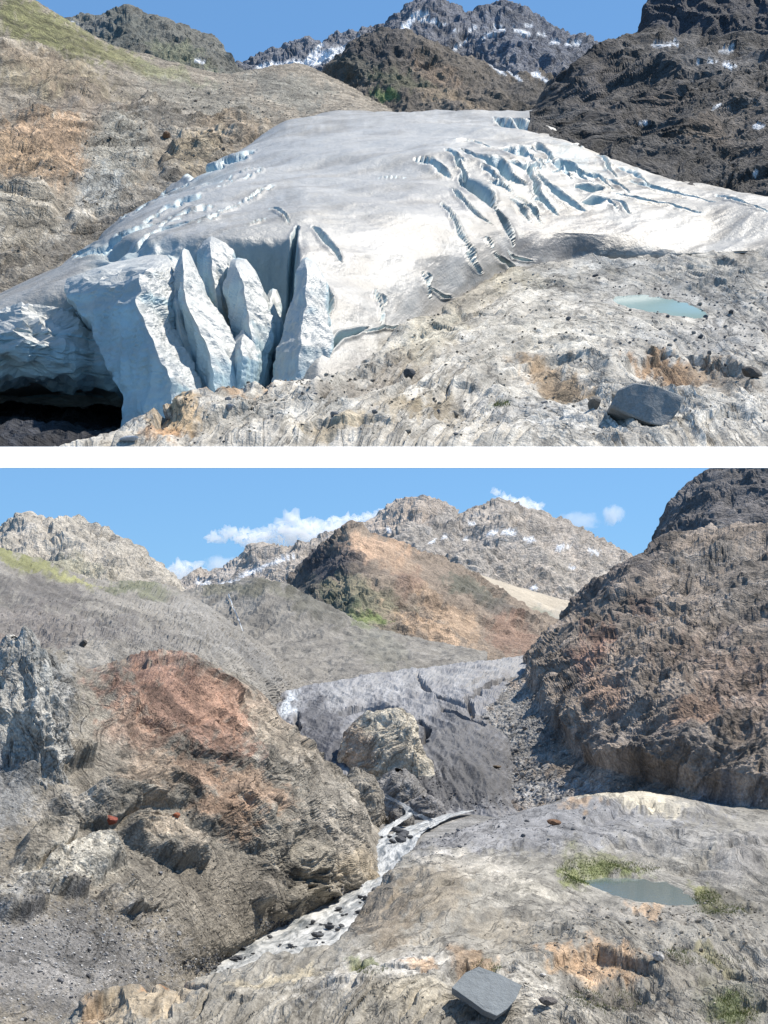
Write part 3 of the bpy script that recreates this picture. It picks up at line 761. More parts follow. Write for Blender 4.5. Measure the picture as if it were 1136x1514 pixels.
def terr_post(g, C):
    sd = inside_dist(g.P[:, 0], g.P[:, 1], PW)
    C = C * (1 + .38 * np.clip(g.band, -1.2, 1))[:, None]
    z = g.P[:, 2]
    basin = POND_Z - 0.15 * np.clip(sd, 0, 4) - .05
    m = sstep(-.5, .15, sd)
    shore = np.maximum(z, POND_Z + .06 + .12 * np.clip(-sd, 0, 12))
    lowm = 1 - sstep(0, 9, -sd)
    z2 = np.where(sd < 0, z * (1 - lowm) + lowm * np.minimum(shore, POND_Z + .1 + .35 * np.clip(-sd, 0, 12)), z)
    g.P[:, 2] = z2 * (1 - m) + basin * m
    return C
Gf = landform('rock_terrace', [[(40, 1680, 94), (300, 1640, 96), (700, 1640, 97), (1330, 1640, 98)],
    [(85, 1560, 104), (130, 1516, 106), (300, 1506, 108), (568, 1502, 110), (850, 1502, 112), (1330, 1495, 112)],
    [(90, 1530, 116), (125, 1480, 117), (200, 1458, 120), (300, 1450, 123), (400, 1442, 123), (480, 1432, 122), (620, 1425, 122), (800, 1418, 126), (950, 1405, 130), (1330, 1400, 130)],
    [(330, 1520, 145), (440, 1462, 146), (490, 1402, 148), (560, 1376, 148), (640, 1368, 150), (800, 1365, 155), (950, 1362, 158), (1330, 1362, 155)],
    [(440, 1480, 175), (510, 1400, 176), (550, 1332, 178), (600, 1302, 180), (660, 1292, 180), (760, 1304, 182), (870, 1334, 186), (950, 1342, 186), (1040, 1342, 187), (1120, 1335, 186), (1330, 1325, 185)],
    [(500, 1450, 208), (560, 1345, 208), (590, 1282, 210), (650, 1262, 210), (760, 1275, 209), (850, 1290, 208), (950, 1292, 214), (1030, 1296, 213), (1080, 1290, 214), (1330, 1280, 215)],
    [(540, 1400, 248), (590, 1300, 248), (620, 1250, 250), (700, 1228, 252), (800, 1225, 252), (900, 1220, 255), (1000, 1225, 253), (1070, 1240, 250), (1330, 1235, 250)],
    [(570, 1350, 300), (620, 1280, 300), (660, 1240, 305), (740, 1212, 312), (850, 1190, 322), (930, 1184, 330), (1010, 1190, 330), (1070, 1212, 318), (1150, 1222, 305), (1330, 1215, 300)],
    [(610, 1320, 370), (660, 1245, 372), (700, 1222, 376), (760, 1203, 390), (850, 1182, 398), (950, 1178, 400), (1080, 1190, 380), (1330, 1185, 360)],
    [(680, 1280, 450), (780, 1215, 450), (900, 1170, 470), (1100, 1160, 450), (1330, 1150, 420)]], 480, 345, (129, 124, 115),
    [(800, 1220, 260, 42, -6, (118, 117, 119), .9), (700, 1230, 60, 30, -20, (122, 120, 120), .7), (1000, 1240, 110, 26, 8, (134, 131, 128), .7), (1090, 1270, 70, 34, -30, (116, 112, 108), .75), (930, 1183, 90, 14, 4, (172, 162, 142), .95), (860, 1192, 30, 6, 10, (170, 138, 100), .6),
     (640, 1330, 70, 50, -30, (132, 120, 102), .7), (560, 1350, 50, 60, -35, (118, 106, 90), .8), (700, 1290, 80, 24, 10, (158, 151, 140), .7), (800, 1320, 60, 10, 12, (170, 163, 150), .8), (890, 1278, 60, 22, 5, (112, 112, 76), .7), (850, 1300, 30, 14, 15, (112, 116, 66), .85), (905, 1287, 60, 10, 4, (106, 112, 64), .8), (1045, 1330, 30, 14, 40, (118, 118, 58), .8), (1080, 1340, 50, 18, 5, (100, 94, 80), .7),
     (960, 1360, 160, 20, 4, (130, 124, 116), .6), (960, 1345, 40, 6, 0, (172, 140, 104), .6), (880, 1418, 75, 20, 8, (166, 136, 104), .85), (850, 1430, 40, 12, 0, (168, 140, 108), .7), (920, 1470, 90, 30, 12, (96, 90, 82), .85), (1000, 1440, 60, 20, 15, (120, 112, 100), .5), (1080, 1480, 60, 40, 30, (112, 110, 92), .7), (1080, 1495, 36, 20, 20, (98, 108, 64), .7), (1050, 1420, 40, 8, 5, (118, 112, 80), .7),
     (560, 1450, 130, 36, -14, (164, 160, 154), .8), (780, 1480, 90, 40, 20, (166, 160, 150), .8), (600, 1490, 70, 30, 0, (150, 141, 124), .6), (200, 1480, 90, 30, -8, (152, 136, 112), .8), (235, 1452, 40, 10, -4, (178, 130, 86), .85), (130, 1500, 20, 40, 0, (150, 120, 88), .5), (400, 1455, 80, 14, -8, (164, 152, 128), .7), (700, 1425, 50, 14, 25, (150, 118, 82), .6), (620, 1435, 30, 10, 10, (168, 130, 88), .6), (740, 1370, 60, 20, 10, (138, 128, 112), .6), (540, 1433, 30, 6, 0, (110, 116, 70), .7)],
    m_terr, terr_disp, s=15, sm=10, post=terr_post)
# ---------------------------------------------------------------- rounded knobs of bedrock, boulders, water, plants
def knob(name, cx, cy, rx, ry, d, depth, base, spots, mat, L, A, s, n=150, flat=0.0, axis=(.5, .3, .7)):
    """a rock hump standing on the ground: squashed half ellipsoid with craggy relief"""
    g = Grid(); g.nu, g.nv = n, int(n * .7)
    th = np.linspace(0, 2 * math.pi, g.nu)[None]; ph = np.linspace(0.02, 1.0, g.nv)[:, None] ** .8 * math.pi * .62
    x = np.sin(ph) * np.cos(th); y = np.sin(ph) * np.sin(th); z = np.cos(ph) + 0 * th
    q = np.stack([x.ravel(), y.ravel(), z.ravel()], 1)
    pw = np.sign(q) * np.abs(q) ** np.array([.85, .9, .9])
    c = P3(cx, cy + ry, d)
    k = d / F
    pw = pw * (1 + .13 * fbm(q * 1.4 + s, 3, s))[:, None]
    g.P = c + pw * np.array([rx * k, depth, 2.0 * ry * k])
    nrm = q / np.linalg.norm(q, axis=1, keepdims=True)
    reproject(g)
    C = paint(g, base, spots, s=s)
    g.flow = layer_coords(g.P, L * .6, axis, (-axis[2], 0, axis[0]), s)
    g.P = g.P + nrm * (strata(g.P, L * .6, axis, (-axis[2], 0, axis[0]), (.7, .6, .4, .35), s) * A)[:, None]
    # close the seam
    A3 = g.P.reshape(g.nv, g.nu, 3); mid = (A3[:, 0] + A3[:, -1]) / 2; A3[:, 0] = mid; A3[:, -1] = mid; g.P = A3.reshape(-1, 3)
    reproject(g)
    o = grid_obj(name, g, C, mat)
    g.o = o
    return g
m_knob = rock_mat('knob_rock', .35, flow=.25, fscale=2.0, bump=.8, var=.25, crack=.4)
k1 = knob('rock_knob', 566, 1100, 64, 42, 455, 14, (176, 166, 148), [(530, 1110, 30, 40, 0, (140, 112, 90), .6), (590, 1110, 40, 20, 0, (170, 158, 140), .6)], m_knob, 9, 2.2, 201)
k2 = knob('rock_knob', 590, 1176, 42, 30, 425, 9, (128, 124, 120), [], m_knob, 7, 1.8, 202, n=90)
k3 = knob('rock_knob', 534, 1176, 32, 34, 395, 9, (140, 132, 120), [], m_knob, 7, 1.8, 203, n=90)
k4 = knob('rock_knob', 628, 1192, 26, 13, 412, 5, (120, 117, 116), [], m_knob, 5, 1.2, 204, n=70)
k5 = knob('rock_knob', 527, 1297, 33, 15, 305, 5, (156, 142, 120), [], m_knob, 5, 1.0, 205, n=70)
k6 = knob('rock_knob', 592, 1210, 18, 11, 396, 4, (120, 116, 112), [], m_knob, 4, 1.0, 206, n=60)

k7 = knob('rock_knob', 26, 1075, 62, 112, 218, 8, (152, 148, 141), [(20, 1160, 44, 60, 0, (118, 119, 122), .7), (60, 1000, 40, 40, 0, (160, 157, 150), .6)], m_left, 5, 2.2, 207, n=190, axis=(-.25, .1, 1))
# ---- water
m_pond = water_mat('pond_water', (104, 116, 112), 0.1, rough=.06, bump=.05)
def flat_poly(name, pts3, mat, kind='structure'):
    bm = bmesh.new()
    f = bm.faces.new([bm.verts.new(p) for p in pts3])
    bmesh.ops.triangulate(bm, faces=[f])
    me = bpy.data.meshes.new(name); bm.to_mesh(me); bm.free()
    o = add(name, me, mat)
    if kind: o['kind'] = kind
    return o
c = PW.mean(0)
flat_poly('pond', [(*(c + (p - c) * 1.06), POND_Z) for p in PW], m_pond)

def foam_mat(name, px, c_foam, c_deep, lo=.40, hi=.56, sc=(1, 1, 1), flow=False):
    m, t, b, N, Lk = node_mat(name)
    tc = N.new('ShaderNodeTexCoord'); mp = N.new('ShaderNodeMapping'); mp.inputs['Scale'].default_value = sc
    Lk.new(tc.outputs['Object'], mp.inputs[0])
    n = N.new('ShaderNodeTexNoise'); n.inputs['Scale'].default_value = 1 / (px * 7); n.inputs['Detail'].default_value = 7; n.inputs['Roughness'].default_value = .7
    if flow:
        fa = N.new('ShaderNodeAttribute'); fa.attribute_name = 'Flow'; Lk.new(fa.outputs['Vector'], mp.inputs[0]); n.inputs['Scale'].default_value = 1.0
    n.inputs['Distortion'].default_value = 1.2
    Lk.new(mp.outputs[0], n.inputs['Vector'])
    r = N.new('ShaderNodeMapRange'); r.inputs[1].default_value = lo; r.inputs[2].default_value = hi
    Lk.new(n.outputs[0], r.inputs[0])
    x = N.new('ShaderNodeMix'); x.data_type = 'RGBA'
    x.inputs[6].default_value = (*lin(c_deep), 1); x.inputs[7].default_value = (*lin(c_foam), 1)
    Lk.new(r.outputs[0], x.inputs[0]); Lk.new(x.outputs[2], b.inputs['Base Color'])
    b.inputs['Roughness'].default_value = .45
    bp = N.new('ShaderNodeBump'); bp.inputs['Strength'].default_value = .8; bp.inputs['Distance'].default_value = px * 4
    Lk.new(n.outputs[0], bp.inputs['Height']); Lk.new(bp.outputs[0], b.inputs['Normal'])
    return m
m_river = foam_mat('river_water', .16, (208, 208, 205), (96, 101, 104), .37, .60, (1, 1, 1), True)
RV = [(686, 700, 1199, -37.9), (655, 672, 1207, -38.2), (632, 655, 1214, -38.6), (610, 640, 1222, -39.0), (585, 622, 1232, -39.5), (558, 612, 1246, -40.0), (550, 606, 1262, -40.5), (552, 600, 1280, -41.0), (552, 592, 1296, -41.3),
      (520, 580, 1312, -41.6), (490, 565, 1332, -42.0), (440, 545, 1354, -42.3), (398, 520, 1378, -42.6), (360, 490, 1400, -42.9), (325, 460, 1422, -43.2), (298, 430, 1446, -43.5), (270, 400, 1480, -44.0), (240, 380, 1530, -44.5)]
a = np.array(RV, float); tt = np.linspace(0, 1, len(a))
R = pchip(tt, a, np.linspace(0, 1, 260))
g = Grid(); g.nu, g.nv = 60, 260
w = np.linspace(-.10, 1.08, 60)[None]
px = R[:, :1] * (1 - w) + R[:, 1:2] * w; zz = R[:, 3:4] + 0 * w; dd = zz * F / (HY - R[:, 2:3])
g.P = np.stack([((px - 568) / F * dd).ravel(), (dd + 0 * px).ravel(), zz.ravel()], 1)
qv = g.P * np.array([1, .35, 1])
g.P[:, 2] += ridged(qv / 2.2, 4, 301) * .28 + rock(qv, 2.5, (0, .5, .4, .2), None, 1, 302) * .22
g.flow = np.stack([np.tile(np.linspace(0, 5.5, 60), 260), np.repeat(np.linspace(0, 22, 260), 60), np.zeros(60 * 260)], 1)
RIV = g; g.d = g.P[:, 1]
reproject(g)
o = grid_obj('river', g, None, m_river)

def drape(name, g, line, w, mat, lift=.004, n=60, wig=2.0, s=0):
    """a narrow sheet lying on a landform along a pixel polyline"""
    L = np.array(line, float)
    t = np.concatenate([[0], np.cumsum(np.hypot(*np.diff(L, axis=0).T))]); t /= t[-1]
    tq = np.linspace(0, 1, n)
    C = np.stack([np.interp(tq, t, L[:, k]) for k in range(2)], 1)
    C[:, 0] += wig * np.array(fbm(np.stack([tq * 9, tq * 0 + s, tq * 0], 1), 3, 5))
    ww = w * (0.55 + .6 * np.abs(fbm(np.stack([tq * 14, tq * 0 + s + 9, tq * 0], 1), 2, 6)))
    rx, ry = 568 + g.P[:, 0] / g.P[:, 1] * F, HY - g.P[:, 2] / g.P[:, 1] * F
    V = []
    for i in range(n):
        tg = C[min(i + 1, n - 1)] - C[max(i - 1, 0)]; tg /= np.linalg.norm(tg) + 1e-9
        nn = np.array([-tg[1], tg[0]])
        for sgn in (-1, -.33, .33, 1):
            p = C[i] + nn * sgn * ww[i]
            e = np.hypot(rx - p[0], ry - p[1])
            near = e < e.min() + 2.0
            d = g.P[near, 1].min() * (1 - lift)
            V.append(P3(p[0], p[1], d))
    me = mesh_from(name, np.array(V), grid_faces(4, n)[:, ::-1], None, True)
    o = add(name, me, mat)
    o['kind'] = 'structure'
    return o
reproject(Gm)
m_stream = foam_mat('stream_water', .5, (214, 216, 216), (140, 138, 134), .3, .5)

# braided side channel coming out between the knobs
def ribbon(name, pts, mat, n=80):
    """pts = (px, py, distance, half width px)"""
    a = np.array(pts, float); t = np.linspace(0, 1, len(a)); A = pchip(t, a, np.linspace(0, 1, n))
    V = []
    for i in range(n):
        tg = A[min(i + 1, n - 1), :2] - A[max(i - 1, 0), :2]; tg /= np.linalg.norm(tg) + 1e-9
        for q in np.linspace(-1, 1, 6):
            p = P3(A[i, 0] - tg[1] * q * A[i, 3] * 1.2, A[i, 1] + tg[0] * q * A[i, 3] * .5, A[i, 2])
            V.append(p)
    V = np.array(V); V[:, 2] += fbm(V / 1.5, 3, 311) * .35
    fl = np.stack([np.tile(np.linspace(0, 1.5, 6), n), np.repeat(np.linspace(0, 9, n), 6), np.zeros(6 * n)], 1)
    o = add(name, mesh_from(name, V, grid_faces(6, n)[:, ::-1], None, True, fl), mat); o['kind'] = 'structure'
    return o
ribbon('stream', [(486, 1141, 436, 2), (510, 1150, 425, 2.5), (540, 1163, 412, 3), (572, 1178, 402, 3), (598, 1191, 396, 4), (606, 1202, 390, 5), (590, 1214, 386, 5), (572, 1226, 378, 6), (562, 1240, 366, 7)], m_river)
ribbon('stream', [(604, 1198, 391, 3), (622, 1207, 388, 4), (640, 1216, 384, 4), (625, 1225, 378, 4), (600, 1234, 370, 5)], m_river)
# ================================================================ THE RAISED LANDSCAPE ABOVE (the glacier when it filled the valley)
# added white board carrying it: margin sloped to catch the sun, posts unseen
m_white = plain_mat('white_board', (.92, .92, .92), .5)
def tpt(x_, py, d): return (x_, d, (HY - py) / F * d)
board = empty('added_board', (0, 13, 0)); tag(board, 'plain white strip running right across between the two glacier views', 'board')
bm = bmesh.new()
f0, f1 = tpt(0, 691.5, 13.0), tpt(0, 660.5, 14.0)
up = (f1[2] - f0[2]) / 1.0
def quadbox(bm, pts_top, thick):
    t = [bm.verts.new(p) for p in pts_top]; b = [bm.verts.new((p[0], p[1], p[2] - thick)) for p in pts_top]
    bm.faces.new(t); bm.faces.new(b[::-1])
    for i in range(4):
        j = (i + 1) % 4
        bm.faces.new((t[j], t[i], b[i], b[j]))
quadbox(bm, [(-6, 13.0, f0[2]), (6, 13.0, f0[2]), (6.2, 14.0, f1[2]), (-6.2, 14.0, f1[2])], .004)
me = bpy.data.meshes.new('margin'); bm.to_mesh(me); bm.free()
me.transform(__import__('mathutils').Matrix.Translation((0, -13, 0)))
add('margin', me, m_white, board)
bm = bmesh.new()
quadbox(bm, [(-6.2, 14.0, f1[2] - .1), (6.2, 14.0, f1[2] - .1), (32, 95, 18.2), (-32, 95, 18.2)], .05)
me = bpy.data.meshes.new('panel'); bm.to_mesh(me); bm.free()
me.transform(__import__('mathutils').Matrix.Translation((0, -13, 0)))
add('panel', me, m_white, board)
for (x_, y_, z1, z0) in [(-5.7, 13.6, 1.9, -6.2), (5.7, 13.6, 1.9, -6.2), (-30, 92, 17.4, -25.5), (30, 92, 17.4, -25.5)]:
    bm = bmesh.new()
    r_ = .15 if y_ < 50 else .5
    quadbox(bm, [(x_ - r_, y_ - r_ - 13, z1), (x_ + r_, y_ - r_ - 13, z1), (x_ + r_, y_ + r_ - 13, z1), (x_ - r_, y_ + r_ - 13, z1)], z1 - z0)
    me = bpy.data.meshes.new('post'); bm.to_mesh(me); bm.free()
    add('post', me, m_white, board)

# ---- far range
m_ufar = rock_mat('range_rock', .05, bump=.9, var=.3, crack=.5)
def upm(L, A, s, axis=(.5, .2, .8), k=2.0):
    return lambda g: strata(g.P, L * .42, (.65, .2, .7), (-.7, 0, .65), (.8, .6, .4, .4), s) * A * .55 + ridged(stretch(g.P / (L * 1.8), (.15, -.6, -.8), 2.2), 6, s + 5, .55) * A * 1.0 - A * .45
us = [(320, 120, 90), (345, 97, 90), (380, 88, 90), (420, 80, 90), (440, 70, 90), (455, 60, 90), (475, 68, 90), (500, 62, 90), (530, 52, 89), (560, 42, 89), (585, 30, 88), (610, 14, 88), (640, 5, 88), (670, 11, 88), (690, 27, 88), (712, 18, 88), (745, 13, 88), (770, 22, 88), (800, 36, 88), (850, 60, 89), (880, 70, 90), (900, 80, 90), (960, 125, 90)]
landform('mountain', [[(300, 230, 72), (600, 230, 70), (980, 230, 72)], [(310, 160, 78), (450, 130, 78), (620, 110, 76), (760, 110, 76), (980, 170, 78)],
    [(315, 130, 84), (400, 105, 84), (470, 95, 83), (560, 75, 82), (640, 50, 81), (690, 60, 81), (750, 50, 81), (850, 85, 83), (975, 145, 84)], us, bk(us, 20, 1.06), bk(us, 60, 1.15)],
    380, 135, (104, 106, 114), [(640, 40, 80, 40, 0, (92, 95, 106), .7), (770, 60, 100, 40, 20, (88, 94, 108), .8), (420, 90, 70, 20, 0, (104, 108, 118), .6)],  # bluish tone paints shade and distance haze into the rock
    m_ufar, upm(2.6, .8, 402), s=40, sm=5,
    post=lambda g, C: (reproject(g), snow_on(g, C, [(480, 84, 44, 8, -15), (440, 95, 44, 7, -12), (520, 70, 28, 9, -30), (610, 28, 20, 5, -35), (395, 98, 24, 4, -5), (630, 22, 10, 4, -20), (640, 33, 24, 3, 10), (600, 38, 10, 7, -30), (672, 44, 6, 2, 0), (700, 42, 9, 3, -30), (740, 40, 10, 4, 20), (770, 47, 16, 4, 10), (725, 52, 12, 2.5, -25), (822, 61, 9, 3, 5), (850, 66, 14, 3, 8), (676, 70, 9, 3, -40), (780, 38, 8, 2, 10), (800, 50, 8, 2, 20), (465, 76, 20, 4, -40), (550, 62, 12, 5, -30), (690, 60, 6, 2, -30)], 440))[1])
m_upk = rock_mat('peak_rock', .045, bump=.8, var=.28, crack=.4)
ul = [(60, 60, 78), (100, 32, 78), (130, 28, 78), (155, 31, 78), (175, 23, 78), (190, 16, 78), (210, 27, 78), (230, 25, 78), (250, 29, 78), (290, 50, 78), (315, 65, 78), (330, 82, 78), (348, 100, 78), (380, 125, 78)]
landform('mountain', [[(40, 200, 66), (200, 200, 66), (390, 200, 67)], [(45, 120, 70), (150, 100, 70), (250, 100, 70), (390, 150, 71)], [(50, 80, 74), (130, 60, 74), (190, 50, 73), (250, 60, 74), (310, 85, 74), (388, 135, 75)], ul, bk(ul, 20, 1.07), bk(ul, 60, 1.15)],
    200, 110, (98, 98, 92), [(180, 45, 60, 25, 20, (82, 86, 82), .7), (260, 90, 50, 20, 20, (112, 116, 88), .6), (140, 45, 30, 14, 0, (108, 110, 110), .5)],
    m_upk, upm(1.9, .5, 412), s=41, sm=5, post=lambda g, C: (reproject(g), snow_on(g, C, [(297, 90, 9, 4, 10), (110, 34, 9, 2.5, 5), (302, 41, 5, 2, 0)], 445))[1])
upy = [(470, 140, 77), (485, 105, 77), (500, 80, 77), (520, 64, 76), (545, 52, 76), (562, 47, 76), (590, 52, 76), (615, 58, 76), (640, 66, 76), (700, 86, 76), (760, 102, 77), (830, 125, 78), (880, 160, 78)]
landform('pyramid_hill', [[(430, 230, 66), (640, 220, 65), (900, 230, 66)], [(440, 185, 69), (540, 165, 68), (640, 162, 68), (740, 165, 69), (890, 190, 70)],
    [(455, 160, 73), (520, 120, 72), (580, 105, 71), (650, 115, 72), (740, 130, 73), (885, 175, 74)], upy, bk(upy, 15, 1.06), bk(upy, 50, 1.12)],
    260, 110, (92, 84, 76), [(560, 75, 70, 30, 10, (66, 64, 66), .8), (530, 110, 40, 30, 0, (74, 74, 66), .7), (640, 110, 50, 18, 30, (118, 98, 80), .7), (575, 150, 24, 8, 10, (104, 122, 66), .8), (660, 150, 60, 10, 20, (136, 118, 96), .8), (590, 125, 50, 16, 10, (84, 88, 66), .7), (720, 110, 70, 18, 18, (96, 88, 80), .7), (780, 140, 60, 14, 10, (72, 70, 70), .7)],
    m_upk, upm(2.4, .55, 422), s=42, sm=5, post=lambda g, C: (reproject(g), snow_on(g, C, [(735, 103, 18, 3, 30), (757, 107, 22, 3, 35), (790, 108, 8, 6, 30), (803, 117, 12, 3, 35), (765, 93, 6, 2.5, 0), (830, 126, 8, 2, 10)], 446))[1])
# ---- crag over the right hill
m_ucrag = rock_mat('upper_crag_rock', .04, bump=.9, var=.3, crack=.5)
uc = [(936, 72, 68), (945, 58, 68), (955, 30, 68), (967, 0, 68), (985, -30, 68), (1040, -60, 68), (1136, -70, 68), (1330, -80, 68)]
landform('crag', [[(915, 150, 60), (1136, 140, 60), (1330, 140, 60)], [(928, 95, 63), (1000, 80, 63), (1136, 78, 62), (1330, 75, 62)], [(938, 66, 66), (970, 40, 65), (1040, 20, 65), (1136, 10, 65), (1330, 0, 65)], uc, bk(uc, 20, 1.06), bk(uc, 60, 1.15)],
    130, 110, (62, 62, 68), [(1060, 60, 100, 16, 0, (76, 74, 74), .6)], m_ucrag, lambda g: strata(g.P, 1.1, (-.25, .1, 1), (1, 0, .25), (1.0, .8, .5, .35), 432) * .3, s=43, sm=4)
# ---- right hill
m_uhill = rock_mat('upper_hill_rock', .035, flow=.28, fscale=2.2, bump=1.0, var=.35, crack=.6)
Guh = landform('hillside', [[(770, 260, 43), (850, 280, 42.5), (950, 330, 40.5), (1330, 390, 38.5)],
    [(785, 205, 47), (850, 208, 46), (900, 237, 44), (960, 258, 43), (1050, 284, 42), (1136, 302, 41.5), (1330, 330, 41)],
    [(792, 192, 51), (845, 165, 50), (920, 180, 48), (1000, 190, 46.5), (1136, 200, 46), (1330, 200, 46)],
    [(800, 184, 55), (832, 146, 55), (880, 113, 54), (950, 120, 52), (1040, 120, 51), (1136, 120, 51), (1330, 120, 51)],
    [(815, 180, 59), (850, 132, 59), (895, 95, 58), (930, 76, 58), (960, 66, 58), (1000, 68, 58), (1060, 70, 58), (1136, 76, 58), (1330, 75, 58)],
    [(860, 170, 64), (940, 115, 64), (1136, 100, 64), (1330, 100, 64)]], 290, 200, (74, 71, 70),
    [(870, 130, 60, 26, -40, (70, 66, 66), .7), (1060, 110, 100, 30, 10, (92, 90, 90), .7), (1040, 220, 60, 26, -10, (104, 90, 78), .7), (900, 190, 50, 20, 20, (76, 70, 68), .6), (1110, 190, 50, 60, 0, (96, 90, 86), .6), (980, 170, 40, 16, -20, (98, 86, 78), .6)],
    m_uhill, lambda g: setattr(g, 'flow', layer_coords(g.P, 1.25, (.7, .3, .5), (-.5, 0, .8), 442)) or strata(g.P, 1.25, (.7, .3, .5), (-.5, 0, .8), (1.1, .8, .5, .4), 442) * .40 + ridged(stretch(g.P / 5, (.5, .4, .7), 1.6), 3, 441) * .45, s=44, sm=5,
    post=lambda g, C: (reproject(g), snow_on(g, C, [(1045, 92, 20, 3, -5), (1078, 96, 12, 3, 10), (985, 66, 30, 2, 0), (1075, 76, 10, 3, 0), (1120, 188, 12, 5, 0), (950, 180, 8, 4, -10), (1060, 160, 10, 3, -30), (1115, 255, 5, 7, 0)], 447))[1])

# ---- left slope
m_uleft = rock_mat('upper_slope_rock', .03, flow=.28, fscale=2.2, bump=.85, var=.3, crack=.45, speck=.3)
def uleft_disp(g):
    g.flow = layer_coords(g.P * np.array([1, .4, 1]), .9, (.8, .2, .5), (-.5, 0, .8), 452, .6)
    wx = fbm(g.P / 2.2, 4, 451) * 24
    x, y = g.px + wx, g.py + wx * .7
    m = 0
    for (cx, cy, rx, ry, a) in [(170, 235, 60, 80, 25), (80, 230, 110, 70, 0), (70, 110, 90, 40, 20), (20, 330, 70, 80, 0), (340, 195, 60, 26, 0), (280, 240, 60, 26, -35), (160, 330, 60, 30, -30), (250, 180, 60, 24, 10)]:
        ca, sa = math.cos(math.radians(a)), math.sin(math.radians(a))
        e = np.hypot(((x - cx) * ca + (y - cy) * sa) / rx, (-(x - cx) * sa + (y - cy) * ca) / ry)
        m = np.maximum(m, 1 - sstep(.75, 1.1, e))
    g.m = m
    return (strata(g.P * np.array([1, .4, 1]), .9, (.8, .2, .5), (-.5, 0, .8), (.9, .8, .6, .5), 452, warp=.6) * .29 + .05) * m + rock(g.P * np.array([1, .4, 1]), .45, (.2, .4, .4, .3), None, 1, 453) * .07 + gullies(g, (.35, -.75, -.55), 2.4, 454) * .08
Gul = landform('slope', [[(-230, 700, 22), (0, 590, 25), (100, 500, 29.5), (220, 395, 34.5), (330, 295, 40.5), (440, 220, 47.5), (580, 205, 51)],
    [(-230, 500, 27), (0, 455, 28.5), (80, 395, 31.5), (200, 312, 36.5), (300, 242, 42.5), (400, 192, 48.5), (480, 176, 52), (580, 178, 54)],
    [(-230, 360, 31), (0, 340, 32.5), (100, 290, 36.5), (200, 240, 41.5), (300, 205, 47), (400, 170, 52), (470, 166, 55), (580, 172, 56)],
    [(-230, 220, 38), (0, 210, 40), (100, 180, 44), (200, 165, 49), (300, 150, 54), (400, 140, 58), (460, 150, 60), (580, 168, 60)],
    [(-230, 60, 47), (0, 90, 49), (100, 100, 52), (200, 110, 56), (300, 118, 61), (370, 118, 64), (420, 112, 66), (480, 135, 66), (580, 166, 66)],
    [(-230, -120, 55), (0, -30, 57), (45, -2, 58), (110, 38, 60), (160, 66, 62), (250, 92, 65), (330, 112, 68), (400, 99, 70), (440, 95, 71), (500, 118, 71), (580, 160, 70)],
    [(-230, -80, 62), (45, 40, 65), (160, 100, 69), (330, 135, 75), (440, 118, 77), (580, 172, 76)]], 360, 250, (138, 128, 114),
    [(60, 40, 110, 34, 28, (106, 106, 64), .95), (170, 85, 110, 18, 22, (108, 106, 68), .9), (250, 108, 60, 12, 20, (128, 128, 92), .8), (80, 120, 120, 30, 15, (128, 116, 92), .8), (60, 105, 70, 20, 20, (120, 104, 88), .6), (60, 230, 110, 60, 0, (152, 124, 96), .85), (20, 250, 70, 40, 0, (160, 134, 104), .7), (140, 160, 80, 24, 10, (116, 104, 94), .6),
     (170, 230, 56, 66, 25, (138, 135, 126), .9), (150, 290, 40, 40, 30, (136, 138, 136), .8), (300, 150, 110, 30, 15, (126, 122, 112), .7), (420, 130, 80, 26, 15, (116, 114, 106), .8), (340, 200, 60, 20, 0, (150, 132, 110), .8), (290, 235, 50, 20, -30, (154, 138, 112), .8), (200, 310, 110, 26, -36, (116, 112, 106), .8), (60, 400, 110, 30, -30, (104, 100, 94), .8), (20, 330, 70, 60, 0, (150, 144, 132), .7), (240, 180, 60, 26, 10, (112, 108, 102), .6), (110, 330, 60, 20, -40, (160, 156, 148), .6)],
    m_uleft, uleft_disp, s=45, sm=6, smooth=True, post=lambda g, C: C * (1 + (.1 + .38 * g.m) * bands(g.P0 * np.array([1, .4, 1]), .5, (.8, .2, .5), (-.5, 0, .8), 455))[:, None])

